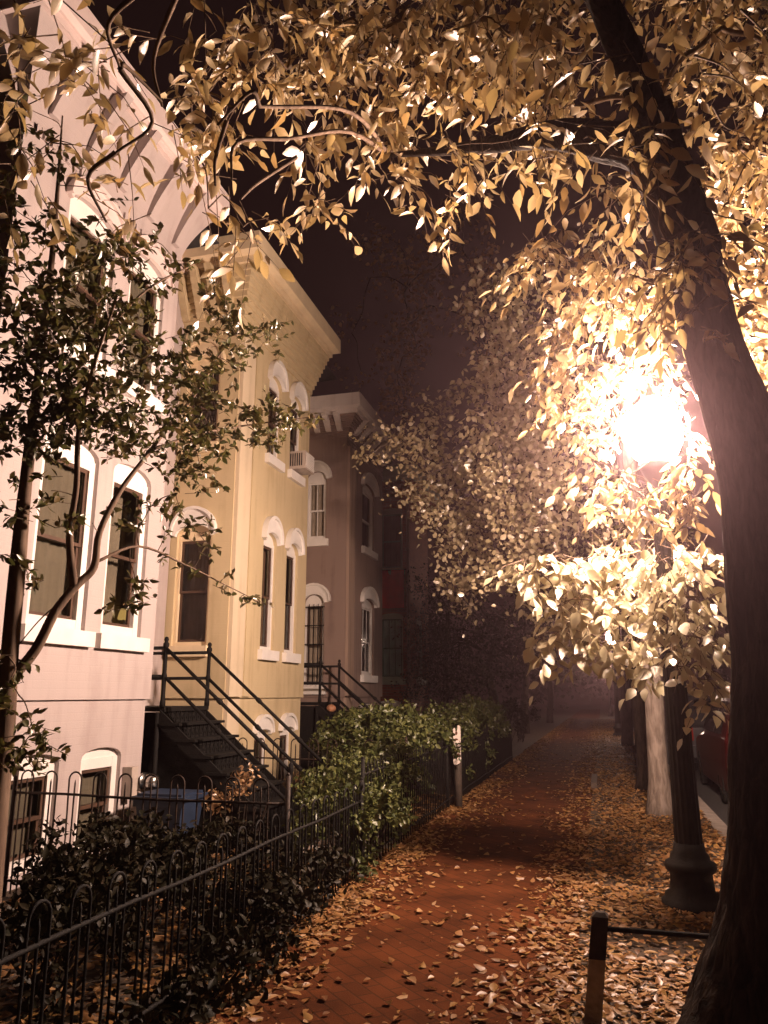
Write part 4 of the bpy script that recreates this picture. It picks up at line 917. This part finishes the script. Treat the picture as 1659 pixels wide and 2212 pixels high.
for (u, v, t, r, k) in ((60, 600, 4.9, .25, 190), (100, 700, 4.8, .26, 260), (180, 560, 4.9, .18, 130), (250, 525, 5.0, .16, 100), (160, 640, 4.9, .22, 200), (280, 560, 5.0, .16, 90), (45, 760, 4.8, .24, 230), (130, 770, 4.8, .24, 250), (220, 720, 4.9, .24, 230), (300, 690, 5.1, .22, 170), (60, 860, 4.8, .24, 260), (140, 860, 4.7, .24, 270), (230, 830, 4.8, .24, 250), (320, 800, 5.0, .24, 220), (390, 770, 5.3, .22, 150), (430, 830, 5.5, .22, 160), (30, 940, 4.8, .2, 210), (110, 945, 4.7, .2, 230), (200, 920, 4.8, .22, 220), (290, 900, 4.9, .22, 200), (370, 880, 5.2, .22, 180), (440, 900, 5.5, .2, 150),
   (490, 680, 6.0, .14, 80), (510, 720, 6.0, .17, 110), (560, 730, 6.1, .15, 80), (590, 715, 6.1, .1, 40), (480, 650, 6.0, .12, 50), (500, 790, 6.0, .16, 80), (450, 750, 5.8, .18, 90), (530, 900, 5.9, .15, 100), (590, 885, 6.0, .14, 90), (640, 905, 6.2, .14, 90), (680, 905, 6.3, .08, 30), (600, 930, 6.1, .14, 80), (550, 950, 6.0, .14, 70), (480, 950, 5.7, .18, 120), (430, 1000, 5.5, .15, 100), (380, 970, 5.3, .18, 120), (440, 1035, 5.5, .1, 45), (320, 960, 5.1, .16, 70), (400, 1030, 5.4, .1, 40),
   (20, 1080, 4.7, .12, 40), (80, 1120, 4.7, .13, 45), (60, 1240, 4.7, .12, 35), (110, 1060, 4.7, .12, 30), (20, 1200, 4.7, .1, 25), (120, 1140, 4.7, .1, 25), (330, 1090, 5.2, .12, 40), (390, 1110, 5.3, .13, 50), (430, 1150, 5.5, .11, 35), (350, 1170, 5.2, .1, 25), (300, 1140, 5.1, .1, 30), (420, 1210, 5.4, .09, 28), (450, 1180, 5.5, .08, 20), (470, 1260, 5.6, .09, 25), (520, 1290, 5.9, .09, 25), (550, 1300, 6.0, .05, 10), (290, 1270, 5.1, .1, 40), (300, 1310, 5.1, .07, 20), (265, 1305, 5.0, .07, 18), (380, 1065, 5.2, .1, 25), (250, 1090, 5.0, .1, 25), (200, 1130, 4.8, .1, 25),
   (40, 320, 5.2, .2, 90), (30, 450, 5.1, .2, 110), (90, 500, 5.1, .16, 70), (60, 230, 5.3, .2, 60), (20, 560, 5.0, .18, 100), (330, 600, 5.1, .12, 40), (380, 560, 5.3, .1, 30), (230, 420, 5.2, .16, 20), (330, 520, 5.2, .12, 20), (400, 590, 5.4, .08, 18), (330, 1010, 5.1, .08, 20),
   (70, 1570, 4.6, .12, 60), (40, 1500, 4.6, .12, 50), (100, 1640, 4.5, .12, 60), (40, 1640, 4.5, .14, 70), (20, 1420, 4.7, .1, 30)):
    c = at(u, v, t)
    # small leaf bunches on short twigs
    cc3.append(c)
    for _ in range(max(2, int(k/8.6))):
        o = np.array(c) + rand_unit(1)[0]*r*(rng.random()**0.5)*np.array([1, 1.3, 0.8]); m = 9
        d = rand_unit(1)[0]; d[2] *= 0.5
        ts = rng.random(m)[:, None]; p = o + d*ts*0.16
        a = d*0.4 + rand_unit(m)*0.9; ll = 0.05*(0.7+0.7*rng.random(m)); LC.add(p, a, np.array([0, 0, 0.5])+rand_unit(m)*0.8, ll, ll*0.52)
        TW.tube([o - d*0.03, o+d*0.16], [0.0022, 0.001], 3, cap=False)
grow(TW, cc3, limbs3, 0.002, 0.0012)
tk.build('trunk', 'bark_smooth', T3); LC.build('crown', 'dark_leaf', T3, curl=0.15); TW.build('twigs', 'bark_smooth', T3)

# 4. pale trunked street tree beyond the lamp and more trees down the row
def round_tree(name, label, base, top_t, trunk_r, mat, lmat, clumps, leaf=0.085, ratio=0.75, spread=0):
    T = empty(name, base, label, 'tree')
    tk = MB(); L = Leaves(); P = trunk_pts(base, top_t, 0.12, 12, base[1]); b0 = Vector(base)
    P[0] = b0 - Vector((0, 0, 0.1))
    tk.tube(bez(P, 3), [trunk_r*(1+0.7*math.exp(-max(p.z, 0)/0.18)-0.45*(p.z-b0.z)/max(1, (Vector(top_t).z-b0.z))) for p in bez(P, 3)], 16, 0.1)
    cc = []
    for (u, v, t, r, k) in clumps:
        if spread and u < 1050: t *= spread; r *= spread**0.5
        c = at(u, v, t); cc.append(c)
        n_ = max(1, int(k/6.5))
        for _ in range(n_):
            o = np.array(c) + rand_unit(1)[0]*r*(rng.random()**0.4); mm_ = 12
            p = o + rng.normal(size=(mm_, 3))*0.13; a = rand_unit(mm_)+np.array([0, 0, -0.3]); ll = leaf*(0.7+0.6*rng.random(mm_)); L.add(p, a, np.array([0, 0, 0.6])+rand_unit(mm_)*0.8, ll, ll*ratio)
    grow(tk, cc, P[6:], 0.006, 0.006)
    L.cut((LX, LY, 3.88), 0.34)
    tk.build('trunk', mat, T); L.build('crown', lmat, T, curl=0.1, fine=True); return T
round_tree('street_tree', 'pale smooth trunked street tree just beyond the lamp post', (0.69, 11.8, 0), (0.6, 11.9, 7.5), 0.138, 'bark_pale', 'olive_leaf',
  [(1080, 690, 12.5, .5, 130), (1100, 780, 12.5, .5, 140), (1060, 850, 12, .45, 100), (1130, 860, 12, .5, 150), (1130, 940, 12, .5, 160), (1190, 960, 11.5, .5, 160), (1080, 980, 11.5, .5, 160), (1000, 990, 11.5, .5, 170), (940, 1020, 11.5, .45, 150), (900, 960, 11.5, .4, 130), (850, 955, 11.5, .3, 70), (790, 985, 11.5, .22, 30), (900, 1060, 11.5, .35, 80), (960, 1090, 11.3, .45, 160), (1030, 1070, 11.3, .5, 190), (1110, 1080, 11.2, .5, 190), (1190, 1060, 11, .5, 170), (1040, 1150, 11.2, .45, 170), (1110, 1160, 11.2, .45, 170), (1180, 1150, 11, .45, 150), (980, 1170, 11.2, .35, 100), (1000, 1240, 11.2, .3, 90), (970, 1280, 11.2, .2, 40), (1070, 1230, 11.2, .35, 110), (1140, 1230, 11, .35, 90), (920, 1120, 11.3, .22, 30), (1010, 1310, 11.2, .16, 22), (1260, 1100, 11, .45, 90), (1320, 1150, 11, .45, 90), (930, 870, 12.2, .25, 34), (990, 850, 12.2, .25, 34), (940, 910, 12, .22, 28),
   (1230, 800, 12, .5, 90), (1300, 700, 12, .5, 80), (1130, 640, 12.5, .5, 90), (1200, 720, 12, .5, 80), (1290, 960, 12, .5, 70), (1060, 640, 11.5, .45, 110), (1110, 710, 11.3, .45, 130), (1160, 780, 11.2, .45, 130), (1080, 830, 11.3, .45, 120), (1140, 890, 11.0, .45, 130), (1070, 920, 11.2, .45, 120), (1170, 1010, 10.8, .45, 130), (1090, 1030, 11.0, .45, 130)], spread=1.12)
round_tree('street_tree', 'tall tree with brown leaves standing against the night sky beyond the pale one', (0.80, 18.5, 0), (0.3, 18.6, 9.0), 0.13, 'bark_dark', 'brown_leaf',
  [(1000, 540, 17, .7, 90), (940, 580, 17, .6, 60), (870, 540, 17, .6, 70), (820, 510, 17, .5, 50), (1000, 470, 17, .6, 50), (880, 620, 17, .5, 60), (880, 700, 17, .5, 70), (870, 770, 17, .5, 80), (865, 840, 17, .45, 80), (860, 890, 17, .3, 34), (900, 750, 17, .4, 40), (1040, 620, 17, .6, 80), (1000, 680, 17.5, .6, 50), (1060, 760, 17.5, .6, 60), (930, 660, 17.5, .5, 30), (800, 600, 18, .6, 30), (760, 720, 19, .6, 30), (780, 800, 19, .6, 30)], 0.10)
round_tree('street_tree', 'dark tree trunk left of the pale trunk at the pavement edge', (0.66, 14.6, 0), (0.6, 14.8, 8), 0.14, 'bark_dark', 'olive_leaf',
  [(1300, 1250, 14, .8, 160), (1380, 1150, 14, .8, 140), (1250, 1330, 14, .6, 90), (1340, 1380, 14, .6, 90), (1430, 1300, 14, .8, 120), (1200, 1330, 14, .5, 70), (1150, 1360, 15, .5, 50), (1330, 500, 14, .8, 100), (1400, 850, 14, .8, 100)])
round_tree('street_tree', 'gold leaved tree across the kerb seen right of the big trunk', (2.35, 9.4, -0.1), (2.2, 9.3, 7.0), 0.12, 'bark_dark', 'gold_leaf',
  [(1600, 620, 8.2, .4, 110), (1640, 560, 8.2, .4, 110), (1650, 680, 8.2, .4, 130), (1610, 720, 8.2, .3, 90), (1650, 780, 8.2, .35, 110), (1640, 860, 8.2, .25, 60), (1660, 920, 8.2, .22, 34), (1600, 500, 8.2, .4, 80), (1660, 470, 8.2, .4, 80), (1700, 800, 8.2, .5, 110)], 0.10, 0.55)
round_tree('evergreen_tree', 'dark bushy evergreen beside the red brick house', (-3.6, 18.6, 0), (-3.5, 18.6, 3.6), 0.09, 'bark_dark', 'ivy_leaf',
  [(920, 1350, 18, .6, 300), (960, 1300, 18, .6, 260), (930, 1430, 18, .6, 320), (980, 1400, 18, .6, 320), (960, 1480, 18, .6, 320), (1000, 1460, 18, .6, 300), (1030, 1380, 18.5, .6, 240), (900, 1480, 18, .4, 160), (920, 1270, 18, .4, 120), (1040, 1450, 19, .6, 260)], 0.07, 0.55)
for i, (x, y, hgt, lab) in enumerate(((-3.4, 25, 5.0, 'dark leafy tree over the front yards past the brick house'), (0.7, 27, 8.0, 'shadowy street tree arching over the far pavement'), (-3.2, 34, 6.0, 'dark tree on the left before the far pool of light'), (0.9, 42, 8.0, 'farthest street tree on the kerb side of the pavement'), (-3.0, 47, 7.0, 'farthest dark tree on the house side of the pavement'))):
    T = empty('street_tree', (x, y, 0), lab, 'tree'); tk = MB(); L = Leaves(); P = trunk_pts((x, y, -0.1), (x+0.2, y, hgt*0.75), 0.3, 9, y); tk.tube(bez(P, 3), taper(len(bez(P, 3)), 0.2, 0.06), 10, 0.1)
    for k in range(16):
        c = Vector((x+random.uniform(-2.2, 2.2), y+random.uniform(-2.4, 2.4), hgt*random.uniform(0.42, 1.0))); q = nearest(c, P[4:]); tk.tube(bez([q, q.lerp(c, .5)+Vector((0, 0, .2)), c], 4), taper(9, 0.05, 0.01), 5, cap=False)
        scatter(L, c, (0.9, 0.9, 0.7), 170, 0.13, 0.6, 0.5)
    tk.build('trunk', 'bark_dark', T); L.build('crown', 'olive_leaf' if i % 2 else 'ivy_leaf', T, fine=False)
# far trees closing the end of the street
L = Leaves()
for k in range(70):
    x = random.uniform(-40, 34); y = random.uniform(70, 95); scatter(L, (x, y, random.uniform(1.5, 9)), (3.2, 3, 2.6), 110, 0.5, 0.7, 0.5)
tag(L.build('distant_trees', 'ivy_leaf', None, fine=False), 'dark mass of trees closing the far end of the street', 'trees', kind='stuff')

# ------------------------------------------------------------------ shrubs and hedges
def shrub(name, label, boxes, lmat, leaf=0.05, ratio=0.55, dens=900, cat='hedge', stems=True):
    c0 = boxes[0][0]; T = empty(name, (c0[0], c0[1], 0), label, cat); L = Leaves(); tk = MB()
    for (c, r) in boxes:
        vol = r[0]*r[1]+r[1]*r[2]+r[0]*r[2]
        n_ = int(dens*vol)
        # uneven lumps over the body, leaves near the skin
        for _ in range(max(4, n_//55)):
            d = rand_unit(1)[0]; d[2] = abs(d[2])*1.0 if rng.random() < 0.8 else d[2]; o = np.array(c)+d*np.array(r)*(0.72+0.34*rng.random())
            if o[2] < 0.03: o[2] = 0.05
            scatter(L, o, (0.15, 0.15, 0.13), 55, leaf, ratio, 0.6)
        for _ in range(6):
            q = Vector(c)+Vector((random.uniform(-.7, .7)*r[0], random.uniform(-.7, .7)*r[1], random.uniform(0, .6)*r[2])); tk.tube(bez([(c[0]+random.uniform(-.1, .1), c[1]+random.uniform(-.3, .3)*r[1], 0), (Vector((c[0], c[1], 0))+q)/2, q], 4), taper(9, 0.014, 0.004), 5, cap=False)
    tk.build('stems', 'bark_dark', T); L.build('foliage', lmat, T, curl=0.15); return T
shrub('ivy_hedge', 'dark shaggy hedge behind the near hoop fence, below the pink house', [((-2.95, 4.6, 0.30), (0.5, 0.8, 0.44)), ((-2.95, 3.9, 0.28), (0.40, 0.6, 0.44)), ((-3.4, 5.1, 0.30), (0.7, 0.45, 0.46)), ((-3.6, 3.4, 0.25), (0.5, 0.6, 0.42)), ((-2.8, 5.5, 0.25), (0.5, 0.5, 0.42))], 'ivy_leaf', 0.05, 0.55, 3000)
shrub('yard_shrub', 'sparse brown shrub in the yard beside the blue bin', [((-3.3, 7.0, 0.45), (0.35, 0.35, 0.45))], 'brown_leaf', 0.05, 0.5, 500, 'shrub')
shrub('trailing_shrub', 'low leafy shrub spilling through the near fence onto the pavement', [((-2.2, 5.1, 0.10), (0.30, 0.6, 0.34)), ((-2.12, 4.4, 0.05), (0.26, 0.5, 0.30)), ((-2.25, 5.9, 0.12), (0.25, 0.6, 0.36)), ((-2.05, 3.7, 0.03), (0.2, 0.5, 0.2))], 'ivy_leaf', 0.05, 0.6, 2600, 'shrub')
shrub('holly_bush', 'glossy green bush leaning over the fence before the steps', [((-2.55, 8.0, 0.45), (0.5, 0.8, 0.58)), ((-2.4, 7.2, 0.35), (0.35, 0.6, 0.45)), ((-2.5, 8.9, 0.55), (0.4, 0.6, 0.55)), ((-2.25, 7.7, 0.3), (0.3, 0.7, 0.4))], 'hedge_leaf', 0.055, 0.55, 2600, 'bush')
shrub('clipped_hedge', 'full rounded green hedge above the fence left of the marker post', [((-2.9, 10.4, 0.8), (0.75, 0.9, 0.62)), ((-2.75, 11.4, 0.8), (0.65, 0.7, 0.62)), ((-3.4, 11.0, 0.75), (0.6, 1.0, 0.6)), ((-2.8, 9.9, 0.75), (0.6, 0.6, 0.6))], 'hedge_leaf', 0.07, 0.55, 2600)
shrub('dark_hedge', 'long dark hedge along the fence beyond the marker post', [((-2.6, 13.6, 0.7), (0.5, 1.2, 0.72)), ((-2.6, 15.8, 0.75), (0.5, 1.3, 0.8)), ((-2.6, 18.2, 0.7), (0.5, 1.4, 0.8))], 'hedge_leaf', 0.065, 0.55, 1900)
shrub('rose_shrub', 'reddish brown leggy shrub at the foot of the grey house steps', [((-3.2, 12.2, 0.6), (0.4, 0.5, 0.45)), ((-3.6, 9.9, 0.35), (0.35, 0.4, 0.35))], 'brown_leaf', 0.05, 0.5, 600, 'shrub')
for (x, y, r, lab) in ((-2.7, 23, 0.7, 'dark bush at the fence line past the brick house'), (-2.8, 28, 0.8, 'dark bush farther along the left fence line')):
    shrub('dark_bush', lab, [((x, y, 0.7), (0.6, 1.6, r))], 'ivy_leaf', 0.08, 0.55, 500, 'bush')

# ------------------------------------------------------------------ fallen leaves
def litter(name, label, n, fx, fy, zoff, size, keep=None):
    x = fx(n); y = fy(n); z = zoff + rng.random(n)*0.012
    if keep is not None: k = keep(x, y); x, y, z = x[k], y[k], z[k]
    m = len(x); th = rng.random(m)*2*PI
    a = np.stack([np.cos(th), np.sin(th), rng.normal(size=m)*0.12], 1); nr = np.stack([rng.normal(size=m)*0.28, rng.normal(size=m)*0.28, np.ones(m)*np.where(rng.random(m) < .5, 1, -1)], 1)
    ll = size*(0.35+1.05*rng.random(m)); p = np.stack([x, y, z], 1) - a*ll[:, None]*0.5; p[:, 2] = np.maximum(z, 0.012)+0.006
    return tag(leaf_mesh(name, p, a, nr, ll, ll*(0.45+0.25*rng.random(m)), 'fallen_leaf', None, curl=0.12, fold=0.5), label, 'leaves', kind='stuff')
def ysamp(n, y0=1.5, y1=55): return y0 + (y1-y0)*rng.random(n)**2.3
def dens(x, y):
    e = np.exp(-((x+2.25)/0.40)**2)*1.1 + 0.85/(1+np.exp(-(x+0.50)/0.12)) + 0.022
    nz = np.array([noise.noise(Vector((a*1.7, b*1.1, 0))) for a, b in zip(x, y)]); e = e*(0.75+0.9*nz) + 0.06*np.maximum(nz, 0)
    return rng.random(len(x)) < e
litter('fallen_leaves', 'dry fallen leaves strewn along both edges of the brick pavement', 120000, lambda n: -2.26+3.5*rng.random(n), ysamp, 0.012, 0.062, dens)
litter('leaf_fragments', 'crumbled bits of dry leaf scattered over the pavement edges', 40000, lambda n: -2.26+3.5*rng.random(n), ysamp, 0.010, 0.026, dens)
litter('yard_leaves', 'fallen leaves lying in the yards behind the fence', 9000, lambda n: -4.6+2.35*rng.random(n), lambda n: 1+12*rng.random(n)**1.5, 0.008, 0.075)

# ------------------------------------------------------------------ thin haze, added so the lamp has a halo like lens glare
b = MB(); b.box(-85, 85, -25, 145, -1.2, 16)
hz = bpy.data.materials.new('halo_haze'); hz.use_nodes = True; n = hz.node_tree.nodes; n.remove(n['Principled BSDF'])
pv = n.new('ShaderNodeVolumePrincipled'); pv.inputs['Color'].default_value = (1.0, 0.68, 0.75, 1); pv.inputs['Density'].default_value = HAZE; pv.inputs['Anisotropy'].default_value = 0.84
hz.node_tree.links.new(pv.outputs[0], n['Material Output'].inputs['Volume'])
tag(b.build('haze', hz), kind='stuff')
